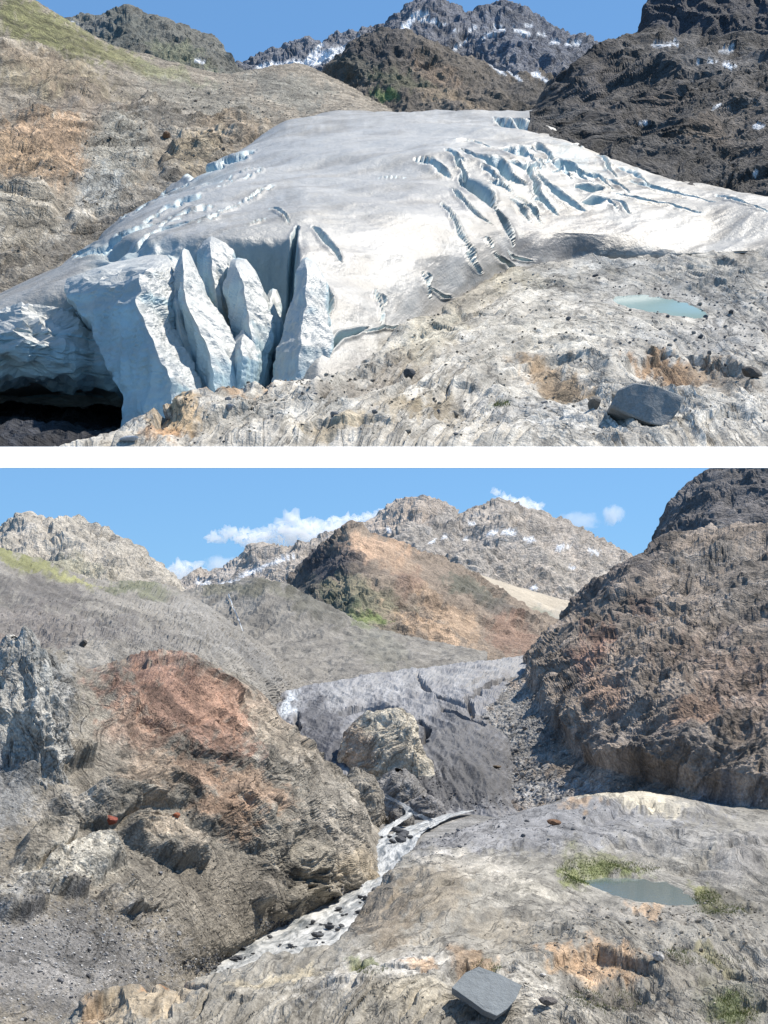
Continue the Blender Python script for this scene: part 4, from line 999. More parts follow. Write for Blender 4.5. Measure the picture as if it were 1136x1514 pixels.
# ---- the big glacier
m_ice = ice_mat('glacier_ice', .018, bump=.45, var=.10, rough=.5)
CREV = [ # polyline, half width px, depth m
    ([(652, 303), (664, 318), (676, 350), (690, 372)], 3.2, 1.3), ([(662, 276), (680, 296), (690, 308), (722, 334)], 3.0, 1.2), ([(614, 246), (640, 249), (668, 260)], 2.6, .8), ([(656, 236), (684, 246)], 2.2, .6), ([(680, 230), (700, 240), (738, 250), (775, 272)], 4.0, 1.2), ([(682, 262), (700, 275), (722, 290), (735, 305)], 9, 2.0), ([(735, 305), (742, 325), (752, 350), (758, 362)], 7, 1.8),
    ([(660, 214), (690, 216), (730, 226)], 2.2, .6), ([(740, 224), (760, 232), (785, 234)], 6, .8), ([(790, 218), (810, 232), (816, 245)], 3, 1.0), ([(820, 240), (845, 252), (860, 260)], 4, 1.0), ([(778, 245), (785, 265), (795, 285), (815, 305)], 3.5, 1.2), ([(790, 255), (805, 275), (830, 292), (865, 312)], 3.5, 1.1), ([(748, 245), (775, 252), (800, 250)], 2.6, .8), ([(815, 258), (860, 262), (905, 268)], 2.4, .9), ([(850, 280), (870, 285), (890, 282)], 5, .7), ([(860, 300), (880, 303), (900, 306)], 4, .6),
    ([(626, 400), (634, 420), (640, 442)], 2.6, .9), ([(636, 424), (660, 436), (676, 440)], 1.8, .5), ([(684, 376), (694, 392), (704, 408)], 2.2, .7), ([(725, 378), (745, 395), (760, 405)], 3.2, 1.2), ([(712, 355), (722, 372)], 1.8, .5), ([(745, 372), (755, 382), (790, 388)], 2.2, .6),
    ([(462, 335), (480, 355), (505, 388)], 4.2, 1.0), ([(452, 390), (470, 412), (484, 440), (489, 462)], 5.0, 1.6), ([(558, 425), (566, 455), (572, 484)], 2.0, .7), ([(488, 518), (505, 495), (545, 482)], 4.5, .8), ([(440, 335), (428, 380), (420, 430), (415, 470), (400, 540)], 8, 1.5), ([(540, 488), (600, 478)], 1.5, .5),
    ([(400, 310), (415, 318), (430, 330)], 1.6, .4), ([(110, 385), (180, 355), (250, 330)], 2.2, .5), ([(160, 378), (240, 345), (310, 325)], 1.6, .4), ([(240, 330), (300, 312), (320, 308)], 1.2, .3), ([(930, 268), (1000, 285), (1060, 300)], 1.6, .4), ([(900, 290), (960, 300), (1040, 318)], 1.6, .35), ([(1060, 290), (1136, 320)], 1.6, .4), ([(730, 170), (745, 180), (765, 188)], 4, .8), ([(752, 172), (775, 184), (790, 188)], 3, .7), ([(770, 172), (790, 180)], 2.5, .6),
    ([(330, 250), (300, 258), (262, 266)], 5, .9), ([(380, 225), (350, 240), (320, 250)], 3, .7), ([(300, 300), (250, 318), (200, 345)], 1.0, .3), ([(560, 260), (600, 262)], .8, .2)]
_r = np.random.default_rng(5)
for _ in range(34):   # sets of parallel cracks in the bend of the ice
    x0, y0 = _r.uniform(650, 930), _r.uniform(215, 320)
    if y0 > 215 + (x0 - 560) * .42: continue
    l = _r.uniform(18, 60); an = math.radians(_r.uniform(20, 48))
    CREV.append(([(x0, y0), (x0 + l * .5 * math.cos(an), y0 + l * .5 * math.sin(an) - 3), (x0 + l * math.cos(an), y0 + l * math.sin(an))], _r.uniform(1.6, 2.8), _r.uniform(.3, .8)))
for _ in range(3):   # steep cracks above the rock margin
    x0 = _r.uniform(480, 760); y0 = np.interp(x0, [480, 560, 640, 700, 760], [500, 450, 405, 370, 320]) + _r.uniform(-40, 10)
    l = _r.uniform(14, 40); an = math.radians(_r.uniform(55, 80))
    CREV.append(([(x0, y0), (x0 + l * .5 * math.cos(an) + 2, y0 + l * .5 * math.sin(an)), (x0 + l * math.cos(an), y0 + l * math.sin(an))], _r.uniform(2.2, 3.2), _r.uniform(.3, .6)))
for _ in range(16):   # long faint cracks running down the left flank
    x0, y0 = _r.uniform(180, 420), _r.uniform(230, 330)
    l = _r.uniform(30, 90); an = math.radians(_r.uniform(152, 164))
    CREV.append(([(x0, y0), (x0 + l * math.cos(an), y0 + l * math.sin(an))], _r.uniform(.6, 1.3), _r.uniform(.15, .4)))
def ice_disp(g):
    wx = fbm(g.P / .6, 3, 461) * 3.2; wy = fbm(g.P / .6 + 7, 3, 462) * 3.2
    h = fbm(g.P / 5, 3, 463) * .25 + ridged(stretch(g.P / 1.6, (-.5, -.7, -.4), 5), 3, 464) * .07 + rock(g.P, .5, (0, .4, .3, .2), (-.6, -.6, -.4), 3, 465) * .022
    cm = np.zeros(len(g.P))
    for line, w, dep in CREV:
        d, t, sd = seg_dist(g.px + wx, g.py + wy, line)
        prof = np.sin(np.clip(t, .03, .97) * math.pi) ** .5
        ww = w * prof + .01
        k = 1 - sstep(ww * .15, ww * 1.25, d)
        h = h - (min(dep, (.11 if w < 4 else .15) * w) if w < 7 else dep) * k * prof + .05 * np.exp(-((d - ww * 1.5) / (ww * .6 + .5)) ** 2) * prof
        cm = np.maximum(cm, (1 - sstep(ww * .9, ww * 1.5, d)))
    # broken icefall front under the lip
    fm = (1 - sstep(420, 445, g.px + wx)) * sstep(352, 372, g.py + wy) * sstep(110, 190, g.px)
    h = h + fm * (rock(g.P, 1.3, (.5, .6, .35, .1), (0, .3, 1), 2.6, 466) * .55 - .35 - .6 * sstep(265, 320, g.px))
    g.cm = np.maximum(cm, fm * .6)
    return h
def ice_post(g, C):
    fl = fbm(stretch(g.P0 / .55, (-.55, -.7, -.4), 7), 5, 471, .6)
    dirt = sstep(-.15, .6, fl + .35 * fbm(g.P0 / 3, 3, 472))
    C = C * (1.10 - (.24 + .12 * sstep(560, 800, g.px0))[:, None] * dirt[:, None] * np.array([.9, 1.0, 1.12])[None])  # dirt streaks, deepened on the right to paint in relief the sun washes out
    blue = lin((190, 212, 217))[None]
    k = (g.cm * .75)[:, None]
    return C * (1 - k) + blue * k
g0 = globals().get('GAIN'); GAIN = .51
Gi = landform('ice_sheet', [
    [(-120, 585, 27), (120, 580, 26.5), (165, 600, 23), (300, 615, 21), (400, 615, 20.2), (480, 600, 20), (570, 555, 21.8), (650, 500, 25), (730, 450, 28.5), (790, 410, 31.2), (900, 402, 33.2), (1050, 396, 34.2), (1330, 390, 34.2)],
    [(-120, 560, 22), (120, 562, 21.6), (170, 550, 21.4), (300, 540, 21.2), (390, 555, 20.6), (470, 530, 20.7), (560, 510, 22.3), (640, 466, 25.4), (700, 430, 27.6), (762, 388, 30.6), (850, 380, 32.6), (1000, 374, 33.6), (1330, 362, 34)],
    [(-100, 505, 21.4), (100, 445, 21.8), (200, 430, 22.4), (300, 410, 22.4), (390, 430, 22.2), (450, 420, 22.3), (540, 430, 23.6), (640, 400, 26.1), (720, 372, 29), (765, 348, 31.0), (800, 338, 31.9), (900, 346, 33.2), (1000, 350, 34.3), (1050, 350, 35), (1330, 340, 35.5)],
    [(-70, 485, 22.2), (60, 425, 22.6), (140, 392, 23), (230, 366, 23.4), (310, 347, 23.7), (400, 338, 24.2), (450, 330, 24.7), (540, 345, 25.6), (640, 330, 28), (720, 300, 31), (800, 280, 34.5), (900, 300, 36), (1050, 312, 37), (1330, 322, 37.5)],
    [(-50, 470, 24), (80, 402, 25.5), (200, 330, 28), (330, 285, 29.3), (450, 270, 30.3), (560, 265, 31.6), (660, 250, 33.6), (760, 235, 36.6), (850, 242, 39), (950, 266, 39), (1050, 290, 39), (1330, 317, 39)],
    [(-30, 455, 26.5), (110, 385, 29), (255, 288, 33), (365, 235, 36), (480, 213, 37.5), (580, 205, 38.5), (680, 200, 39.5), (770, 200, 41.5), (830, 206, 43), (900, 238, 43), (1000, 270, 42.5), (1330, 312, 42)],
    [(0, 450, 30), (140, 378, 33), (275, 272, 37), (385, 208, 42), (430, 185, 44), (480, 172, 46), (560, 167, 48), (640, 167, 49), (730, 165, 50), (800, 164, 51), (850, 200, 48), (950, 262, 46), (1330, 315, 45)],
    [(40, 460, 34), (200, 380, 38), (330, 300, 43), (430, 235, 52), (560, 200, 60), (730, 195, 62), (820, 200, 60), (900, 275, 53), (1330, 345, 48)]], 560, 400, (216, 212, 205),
    [(560, 230, 200, 60, -10, (234, 232, 228), .8), (330, 270, 160, 60, -30, (232, 230, 226), .7), (1000, 300, 170, 34, 12, (180, 177, 172), .85), (760, 300, 120, 80, 20, (186, 184, 180), .8), (620, 340, 120, 90, 0, (212, 209, 206), .6), (500, 400, 90, 60, 0, (208, 204, 200), .6), (850, 345, 120, 26, 5, (168, 162, 158), .8), (820, 365, 80, 24, 0, (150, 145, 142), .8), (800, 335, 50, 22, 20, (182, 178, 176), .6), (540, 540, 120, 20, -20, (196, 190, 186), .6), (300, 270, 60, 10, -25, (206, 216, 218), .6), (860, 245, 50, 14, 20, (200, 216, 220), .7), (160, 360, 90, 14, -25, (200, 196, 188), .6)],  # debris grey plus painted cliff shade; right toned down, left lightened against the sun
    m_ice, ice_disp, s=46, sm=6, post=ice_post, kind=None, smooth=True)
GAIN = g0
glac = empty('glacier', (0, 30, 5)); tag(glac, 'huge white glacier with blue crevasses filling the valley and ending in jagged ice towers', 'glacier')
def parent_keep(o, p):
    o.parent = p; o.matrix_parent_inverse = __import__('mathutils').Matrix.Translation(p.location).inverted()
parent_keep(Gi.o, glac)

def serac(name, rows, thick, s, amp=.05, n=110):
    """an ice fin: rows = (left px, ridge px, right px, py, distance, metres the ridge stands forward)"""
    a = np.array(rows, float)
    t = np.concatenate([[0], np.cumsum(np.abs(np.diff(a[:, 3])))]); t /= t[-1]
    tq = np.linspace(0, 1, n)
    A = .5 * pchip(t, a, tq) + .5 * np.stack([np.interp(tq, t, a[:, k]) for k in range(6)], 1)
    jag = np.array([fbm(np.stack([tq * 4.5, tq * 0 + q * 3.3 + s, tq * 0], 1), 3, s + q, .5) for q in range(3)])
    wid = (A[:, 2] - A[:, 0])
    for q in range(3): A[:, q] += jag[q] * wid * .13
    g = Grid(); m = 16; g.nu, g.nv = 4 * m + 1, n + 1
    V = []
    for i in range(n):
        d, fw = A[i, 4], A[i, 5]
        X = lambda p_, dd: (p_ - 568) / F * dd
        z = (HY - A[i, 3]) / F * d
        back = thick * min(1, .3 + 2 * tq[i])
        key = np.array([[X(A[i, 0], d), d, z], [X(A[i, 1], d), d - fw, z], [X(A[i, 2], d), d, z], [X(A[i, 2], d), d + back, z + .1], [X(A[i, 0], d), d + back, z + .1]])
        ring = [key[q] * (1 - f_) + key[(q + 1) % 5] * f_ for q, cnt in ((0, m), (1, m), (2, m // 2), (3, m), (4, m // 2)) for f_ in np.linspace(0, 1, cnt, endpoint=False)]
        V.append(np.array(ring + [ring[0]]))
    V = np.array(V)
    top = np.repeat(V[0].mean(0)[None, None], g.nu, 1); top[..., 2] += .04
    V = np.concatenate([top, V]); g.P = V.reshape(-1, 3)
    nn = smooth_n(g, 1)
    cdir = g.P - np.repeat(V.mean(1), g.nu, 0)
    if (nn * cdir).sum() < 0: nn = -nn
    fl = ridged(g.P * np.array([2.2, 2.2, .55]), 4, s, .55)
    h = (fl - .3) * amp * 1.4 + strata(g.P, .5, (.1, .1, 1), (1, 0, 0), (.5, .3, .18, 0), s + 5) * amp * 1.3
    g.P = g.P + nn * (h * np.clip(np.repeat(np.linspace(0, 1, g.nv), g.nu) * 6, .15, 1))[:, None]
    B = g.P.reshape(g.nv, g.nu, 3); B[:, -1] = B[:, 0]; g.P = B.reshape(-1, 3)
    q = fbm(g.P * np.array([1, 1, .35]) / .5, 4, s + 8)
    q2 = sstep(.0, .6, fbm(g.P / .8, 4, s + 9))
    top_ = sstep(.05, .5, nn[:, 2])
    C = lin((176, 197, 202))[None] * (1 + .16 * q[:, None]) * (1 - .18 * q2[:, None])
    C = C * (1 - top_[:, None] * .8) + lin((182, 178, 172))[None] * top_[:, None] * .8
    o = grid_obj(name, g, C, m_ice, smooth=False, kind=None)
    parent_keep(o, glac)
    return o
serac('ice_tower', [(215, 236, 246, 378, 23.4, .02), (180, 235, 248, 386, 22.6, .06), (146, 232, 250, 396, 21.9, .12), (112, 228, 256, 412, 21.4, .45), (100, 222, 257, 440, 21.0, .75), (128, 224, 259, 475, 20.7, .85), (150, 230, 266, 510, 20.4, .8), (162, 243, 279, 545, 20.1, .75), (174, 256, 292, 575, 19.9, .7), (190, 270, 312, 640, 19.7, .6)], 1.8, 501, .07)
serac('ice_tower', [(268, 271, 275, 372, 22.0, .05), (262, 272, 282, 388, 21.8, .25), (257, 276, 292, 415, 21.5, .5), (257, 282, 304, 440, 21.3, .6), (262, 290, 322, 470, 21.0, .65), (270, 302, 342, 497, 20.8, .65), (280, 314, 353, 520, 20.6, .6), (290, 322, 352, 560, 20.4, .55), (296, 325, 352, 620, 20.3, .5)], 1.0, 511, .045)
serac('ice_tower', [(254, 262, 270, 430, 21.2, .1), (252, 264, 276, 455, 21.0, .25), (258, 270, 286, 490, 20.8, .3), (268, 280, 296, 530, 20.6, .3), (278, 290, 306, 600, 20.5, .3)], .8, 516, .04)
serac('ice_tower', [(342, 350, 362, 386, 22.6, .05), (336, 352, 374, 402, 22.3, .3), (334, 360, 386, 428, 22.0, .5), (340, 368, 396, 455, 21.8, .55), (346, 374, 400, 485, 21.5, .55), (350, 376, 400, 515, 21.3, .5), (346, 370, 392, 560, 21.1, .45), (342, 365, 388, 630, 21.0, .4)], .9, 521, .05)
serac('ice_tower', [(398, 403, 408, 432, 22.6, .05), (392, 402, 414, 448, 22.4, .2), (389, 402, 416, 480, 22.2, .3), (384, 398, 410, 520, 22.0, .3), (376, 390, 404, 620, 21.8, .3)], .8, 531, .04)
serac('ice_tower', [(356, 361, 368, 492, 21.0, .05), (346, 360, 376, 508, 20.8, .25), (340, 362, 380, 535, 20.6, .35), (335, 356, 374, 620, 20.5, .3)], .6, 541, .04)
serac('ice_tower', [(302, 312, 328, 352, 23.6, .05), (298, 316, 342, 372, 23.3, .3), (300, 322, 348, 410, 23.0, .45), (306, 328, 352, 470, 22.7, .5), (312, 332, 352, 570, 22.5, .4)], .8, 551, .06)
serac('ice_tower', [(446, 452, 462, 386, 22.2, .05), (438, 454, 474, 402, 22.0, .2), (434, 456, 484, 440, 21.7, .3), (426, 452, 486, 480, 21.4, .3), (414, 446, 486, 520, 21.0, .3), (398, 440, 480, 600, 20.6, .2)], .8, 556, .045)
serac('ice_brow', [(20, 60, 120, 452, 22.2, .2), (-60, 50, 150, 474, 21.7, .5), (-120, 40, 166, 505, 21.2, .8), (-140, 40, 172, 535, 21.0, .75), (-140, 50, 170, 558, 21.2, .5), (-130, 60, 160, 570, 22.0, .1)], 3.0, 561, .12)

# ---- hollow under the ice front, its shade painted as near-black rock
m_cave = rock_mat('cave_shade_rock', .03, bump=.8, var=.4, crack=.5)
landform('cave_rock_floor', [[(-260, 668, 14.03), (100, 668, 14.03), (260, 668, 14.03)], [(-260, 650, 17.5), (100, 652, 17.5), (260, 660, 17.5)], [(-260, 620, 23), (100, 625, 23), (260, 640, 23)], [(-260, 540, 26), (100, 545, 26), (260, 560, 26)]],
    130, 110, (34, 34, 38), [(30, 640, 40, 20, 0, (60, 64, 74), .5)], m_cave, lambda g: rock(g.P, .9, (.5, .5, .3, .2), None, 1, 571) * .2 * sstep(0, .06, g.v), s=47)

# ---- rock terrace in front
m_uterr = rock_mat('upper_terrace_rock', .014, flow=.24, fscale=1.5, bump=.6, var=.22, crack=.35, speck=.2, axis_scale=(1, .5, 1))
ULED = [([(735, 560), (800, 533), (850, 528), (900, 545)], .16, 26), ([(925, 548), (960, 530), (1010, 524), (1060, 540), (1110, 552)], .2, 24), ([(215, 640), (235, 605), (260, 596)], .25, 30), ([(560, 585), (620, 560), (690, 566), (740, 580)], .12, 20), ([(430, 660), (470, 634), (540, 628), (600, 640)], .14, 18), ([(260, 650), (330, 620), (400, 606)], .12, 20), ([(640, 610), (680, 588), (740, 592)], .12, 18), ([(500, 560), (570, 536), (640, 524)], .14, 14), ([(560, 530), (650, 496), (720, 486)], .14, 14), ([(640, 500), (700, 470), (760, 462)], .12, 14), ([(700, 540), (780, 512), (860, 508)], .1, 12), ([(880, 600), (940, 580), (1040, 590)], .12, 16), ([(840, 470), (900, 462), (960, 475), (1030, 480)], .12, 10), ([(1000, 440), (1060, 420), (1136, 400)], .2, 16), ([(960, 405), (1040, 392), (1136, 385)], .14, 10), ([(780, 425), (840, 415), (900, 425)], .1, 10), ([(740, 640), (820, 620), (900, 632)], .1, 16), ([(1000, 640), (1070, 618), (1136, 625)], .12, 16), ([(320, 590), (380, 578), (440, 585)], .1, 10)]
UHUMPS = [(540, 640, 110, 26, .12), (690, 600, 60, 26, -.12), (800, 640, 90, 22, .12), (1060, 625, 90, 26, .12), (840, 575, 50, 20, -.16), (1000, 560, 80, 14, -.12), (640, 500, 90, 40, .15), (880, 530, 90, 22, .14), (300, 610, 60, 30, .12), (420, 615, 50, 16, -.08), (1070, 415, 90, 18, .18), (560, 560, 60, 14, -.08)]
UPOND = [(905, 443), (920, 439), (950, 438), (985, 443), (1015, 450), (1035, 459), (1046, 468), (1030, 470), (1000, 466), (965, 461), (935, 455), (915, 449)]
def uterr_disp(g):
    Pv = g.P * np.array([1, .55, 1.0])
    ax = (.8, .35, .35)
    big = strata(Pv, .48, (.86, .35, .0), (.1, -.25, 1), (.6, .9, .6, .4), 581, warp=.5) * .07
    fine = strata(Pv, .13, (.8, .35, .1), (.1, -.25, 1), (0, .7, .5, .5), 584, warp=.5) * .022
    sd = inside_dist(g.px, g.py, UPOND) + fbm(np.stack([g.px / 14, g.py / 7, g.px * 0], 1), 3, 590) * 3.5
    k = sstep(-26, -2, sd)
    g.sd = sd
    ar, g.band = arcs(g, 820, 860, 1.0, 16, 7, 597, .8)
    h = (big * .6 + fine * .6 + ar * .075 + humps(g, UHUMPS) + .05 * fbm(Pv / .8, 3, 585) + ledges(g, 8, ULED, .6)) * (1 - k) - .05 * sstep(-3, 2, sd) + .02 * k
    return h * sstep(0, .03, g.v)
Guf = landform('rock_terrace', [[(60, 672, 14.02), (170, 666, 14.02), (400, 664, 14.02), (1520, 664, 14.02)],
    [(100, 668, 14.6), (200, 642, 15), (300, 635, 15.2), (500, 635, 15.4), (800, 630, 15.6), (1520, 630, 15.6)],
    [(140, 668, 15.6), (200, 628, 15.9), (240, 605, 16.2), (320, 584, 16.6), (450, 580, 17), (600, 585, 17.2), (800, 590, 17.5), (950, 580, 18), (1520, 585, 18)],
    [(200, 668, 17), (300, 605, 17.6), (400, 574, 18), (480, 560, 18.6), (600, 542, 19.6), (800, 545, 20), (950, 535, 20.5), (1520, 540, 20.5)],
    [(330, 650, 18.8), (420, 595, 19.5), (500, 560, 20.5), (570, 524, 21.5), (700, 490, 23), (850, 490, 24), (1000, 500, 24), (1520, 500, 24)],
    [(420, 630, 21), (560, 545, 23), (640, 472, 24.5), (720, 440, 26), (850, 446, 27), (950, 457, 27), (1040, 464, 27.3), (1520, 450, 27)],
    [(560, 570, 24), (660, 480, 26.5), (720, 420, 28), (780, 402, 29), (880, 412, 30), (950, 430, 29.6), (1050, 428, 29.6), (1520, 410, 30)],
    [(640, 550, 27), (720, 455, 29.5), (770, 398, 31), (850, 386, 32), (1000, 379, 33), (1136, 371, 33), (1520, 364, 33)],
    [(700, 490, 31), (780, 420, 33), (1000, 400, 35), (1520, 392, 35)]], 470, 290, (162, 156, 146),
    [(980, 440, 170, 26, 4, (136, 134, 130), .8), (900, 395, 140, 14, -3, (140, 138, 134), .8), (1060, 430, 90, 26, -20, (128, 126, 122), .7), (960, 500, 180, 20, 4, (146, 143, 138), .7), (1090, 500, 80, 40, 0, (134, 131, 127), .7), (700, 440, 70, 26, -30, (140, 130, 112), .7), (760, 410, 50, 16, 0, (156, 146, 124), .6), (640, 510, 60, 30, -30, (168, 158, 136), .6),
     (820, 556, 60, 20, 20, (130, 106, 76), .85), (845, 580, 36, 14, 20, (116, 100, 78), .8), (1000, 546, 70, 14, 5, (138, 104, 66), .85), (1080, 560, 60, 16, 20, (116, 104, 90), .7), (260, 620, 36, 34, 0, (162, 134, 94), .8), (240, 650, 30, 16, 0, (168, 124, 76), .7), (340, 584, 46, 8, -5, (160, 124, 84), .7), (660, 600, 70, 18, 0, (130, 116, 92), .7), (600, 606, 40, 20, 0, (134, 118, 90), .6), (560, 560, 120, 16, -18, (120, 110, 98), .6), (500, 640, 60, 14, -10, (150, 132, 100), .6), (740, 597, 9, 3, 0, (96, 112, 60), .9), (780, 615, 120, 30, 10, (168, 165, 160), .7), (1060, 620, 100, 26, 5, (182, 177, 168), .7), (840, 500, 100, 26, 0, (184, 177, 164), .7), (450, 610, 100, 14, -8, (158, 156, 150), .6)],
    m_uterr, uterr_disp, s=48, sm=8, post=lambda g, C: C * (1 + .36 * np.clip(g.band, -1.2, 1))[:, None])
m_upond = water_mat('meltwater', (150, 176, 172), .02, rough=.12, bump=.05)
# the pool lies in its basin
wf = grid_faces(Guf.nu, Guf.nv); wf = wf[(Guf.sd[wf] > -2.5).all(1)]
used, inv = np.unique(wf, return_inverse=True)
me = mesh_from('pond', Guf.P0[used] + Guf.N[used] * .004, inv.reshape(-1, 4), None, True)
tag(add('pond', me, m_upond), kind='structure')
# ================================================================ STONES, BOULDERS, PLANTS, CLOUDS
def stone_shape(seed, sub=2, flat=.7, cuts=10):
    r = np.random.default_rng(seed)
    bm = bmesh.new(); bmesh.ops.create_icosphere(bm, subdivisions=sub, radius=1)
    V = np.array([v.co[:] for v in bm.verts]); Fc = np.array([[v.index for v in f.verts] for f in bm.faces]); bm.free()
    for _ in range(cuts):
        n = r.normal(size=3); n /= np.linalg.norm(n); o = r.uniform(.5, .85)
        e = V @ n - o; V = np.where(e[:, None] > 0, V - np.outer(e, n), V)
    V = V * np.array([1, r.uniform(.65, .95), flat * r.uniform(.8, 1.2)]) + r.normal(size=V.shape) * .025
    return V, Fc
def rot_z(a): c, s_ = math.cos(a), math.sin(a); return np.array([[c, -s_, 0], [s_, c, 0], [0, 0, 1]])
def pick(g, n, regions, seed, wmin=0):
    """vertices of a landform inside pixel ellipses (px, py, rx, ry, weight)"""
    r = np.random.default_rng(seed)
    reproject(g)
    w = np.zeros(len(g.P))
    for (x, y, rx, ry, k) in regions:
        e = np.hypot((g.px - x) / rx, (g.py - y) / ry); w += k * np.clip(1.3 - e, 0, .6)
    w *= (g.px > -60) & (g.px < 1200)
    i = r.choice(len(w), n, p=w / w.sum())
    jit = r.normal(size=(n, 3)) * (g.d[i] / F * 1.0)[:, None] * np.array([1, 1.5, 0])
    return g.P[i] + jit, g.d[i]
TINY = [stone_shape(900 + k, 1, .7, 6) for k in range(8)]
def stone_stuff(name, sets, mat, seed):
    """loose stones too many to count, one mesh; sets = (landform, count, regions, min px, max px, colours)"""
    r = np.random.default_rng(seed)
    VV, FF, CC = [], [], []; off = 0
    for (g, n, regs, s0, s1, cols) in sets:
        P, d = pick(g, n, regs, int(r.integers(1e6)))
        size = (s0 + (s1 - s0) * r.random(n) ** 3.2) * d / F
        for k in range(n):
            V, Fc = TINY[int(r.integers(8))]
            a = r.random() * 6.28
            v = (V @ rot_z(a).T) * size[k] * .5 + P[k] + np.array([0, 0, size[k] * .12])
            VV.append(v); FF.append(Fc + off); off += len(V)
            c = lin(cols[int(r.integers(len(cols)))]) * r.uniform(.75, 1.3)
            CC.append(np.tile(c, (len(V), 1)))
    me = mesh_from(name, np.concatenate(VV), np.concatenate(FF), np.concatenate(CC), False)
    o = add(name, me, mat); o['kind'] = 'stuff'
    return o
m_stone = rock_mat('loose_stone', .12, bump=.5, var=.2, crack=.2)
m_ustone = rock_mat('upper_loose_stone', .015, bump=.5, var=.2, crack=.2)
GREY = [(150, 149, 148), (128, 128, 130), (108, 107, 108), (168, 164, 158)]; WARM = [(150, 142, 130), (132, 124, 112), (170, 160, 146), (112, 106, 98)]
stone_stuff('loose_stones', [
    (Gl, 3000, [(80, 1430, 200, 90, 1), (60, 1340, 120, 60, .3)], 1.5, 7, [(176, 175, 172), (150, 150, 150), (122, 121, 121), (194, 190, 184)]), (Gl, 2000, [(200, 1290, 260, 90, 1), (340, 1340, 90, 60, .6)], 1.2, 6, WARM), (Gl, 700, [(330, 1430, 50, 16, 1), (430, 1372, 50, 14, 1), (510, 1322, 30, 12, .6)], 3, 9, [(90, 92, 96), (70, 72, 78), (120, 120, 120)]),
    (Gf, 1500, [(800, 1220, 200, 34, 1), (660, 1250, 60, 40, 1), (620, 1260, 30, 30, .8)], 1.2, 4.5, GREY), (Gf, 1300, [(960, 1470, 180, 50, 1), (950, 1380, 160, 40, .7), (1060, 1350, 80, 30, .5)], 1.5, 7, WARM), (Gf, 700, [(500, 1480, 400, 40, 1), (700, 1380, 160, 60, .6)], 1.2, 4.5, WARM),
    (Gh, 2000, [(780, 1080, 70, 80, 1), (820, 1170, 110, 30, 1), (1000, 1190, 150, 12, .8)], 1.5, 6, [(148, 143, 137), (122, 119, 117), (166, 157, 146)]), (Gh, 500, [(1060, 860, 90, 40, 1)], 1.2, 4, GREY), (Gm, 1500, [(120, 930, 200, 60, 1), (330, 960, 120, 60, .4)], 1, 3.2, [(128, 124, 118), (104, 100, 97), (150, 146, 140)]), (Gt, 600, [(620, 1165, 50, 30, 1), (680, 1185, 80, 12, .6)], 1.5, 5, [(100, 98, 100), (84, 83, 86)])], m_stone, 61)
stone_stuff('loose_stones', [
    (Guf, 1500, [(1060, 480, 160, 60, 1), (900, 410, 160, 26, .6), (1060, 580, 120, 60, .8)], 1.5, 6, GREY), (Guf, 1500, [(600, 600, 400, 50, 1), (760, 500, 200, 60, .7)], 1.5, 7, WARM), (Guf, 500, [(500, 570, 100, 16, 1), (330, 625, 120, 30, .8)], 2, 7, [(120, 116, 110), (96, 92, 90), (150, 140, 124)]),
    (Gul, 1800, [(230, 200, 160, 60, 1), (330, 150, 120, 30, .7), (90, 400, 120, 40, .6), (80, 250, 120, 90, .5)], 1.2, 4.5, [(150, 142, 130), (118, 112, 104), (170, 164, 152)]), (Guh, 1000, [(1060, 130, 100, 50, 1), (1100, 250, 60, 50, .6)], 1.2, 4.5, [(96, 92, 90), (120, 116, 112), (76, 72, 72)])], m_ustone, 62)

# ---- single boulders
SHAPES = {}
def boulder_mesh(k, col, mat):
    key = (k, col)
    if key not in SHAPES:
        V, Fc = stone_shape(700 + k, 2, .72, 12)
        SHAPES[key] = mesh_from('boulder', V, Fc, np.tile(lin(col), (len(V), 1)), False)
        SHAPES[key].materials.append(mat)
    return SHAPES[key]
def boulder(P, size, k, col, mat, label, group=None, name='boulder', yaw=None, stretch_=(1, 1, 1), tilt=(0, 0), sink=.35):
    me = boulder_mesh(k, col, mat)
    o = bpy.data.objects.new(name, me); COL.objects.link(o)
    o.location = (P[0], P[1], P[2] + size * (.36 - sink * .5)); o.scale = tuple(size * .5 * q for q in stretch_)
    o.rotation_euler = (tilt[0], tilt[1], random.random() * 6.28 if yaw is None else yaw)
    return tag(o, label, 'boulder', group)
def at(g, px, py):
    """the visible point of a landform under a pixel"""
    rx, ry = 568 + g.P[:, 0] / g.P[:, 1] * F, HY - g.P[:, 2] / g.P[:, 1] * F
    e = np.hypot(rx - px, ry - py); near = e < e.min() + 2.5
    i = np.where(near)[0]; j = i[np.argmin(g.P[i, 1])]
    return g.P[j], g.P[j, 1] / F
def scatter(g, n, regs, s0, s1, cols, mat, label, group, seed, mind=9):
    lum = [sum(c) for c in cols]; names = {1: ['grey'], 2: ['pale', 'dark'], 3: ['pale', 'mid-toned', 'dark']}[len(cols)]
    tones = [names[sorted(lum, reverse=True).index(v)] for v in lum]
    r = np.random.default_rng(seed); P, d = pick(g, n * 4, regs, seed)
    got = []
    for p, dd in zip(P, d):
        x, y = 568 + p[0] / p[1] * F, HY - p[2] / p[1] * F
        if any(abs(x - a) + abs(y - b) < mind for a, b in got): continue
        got.append((x, y))
        q = r.random() ** 2; ci = int(r.integers(len(cols)))
        boulder(p, (s0 + (s1 - s0) * q) * dd / F, int(r.integers(6)), cols[ci], mat, label.format(z='large' if q > .4 else 'small', c=tones[ci]), group)
        if len(got) >= n: break
scatter(Gl, 34, [(80, 1430, 200, 80, 1), (150, 1330, 160, 60, .5)], 7, 13, GREY[:3], m_stone, '{z} {c} grey boulder among the gravel left of the white river', 'boulders on the gravel slope', 81)
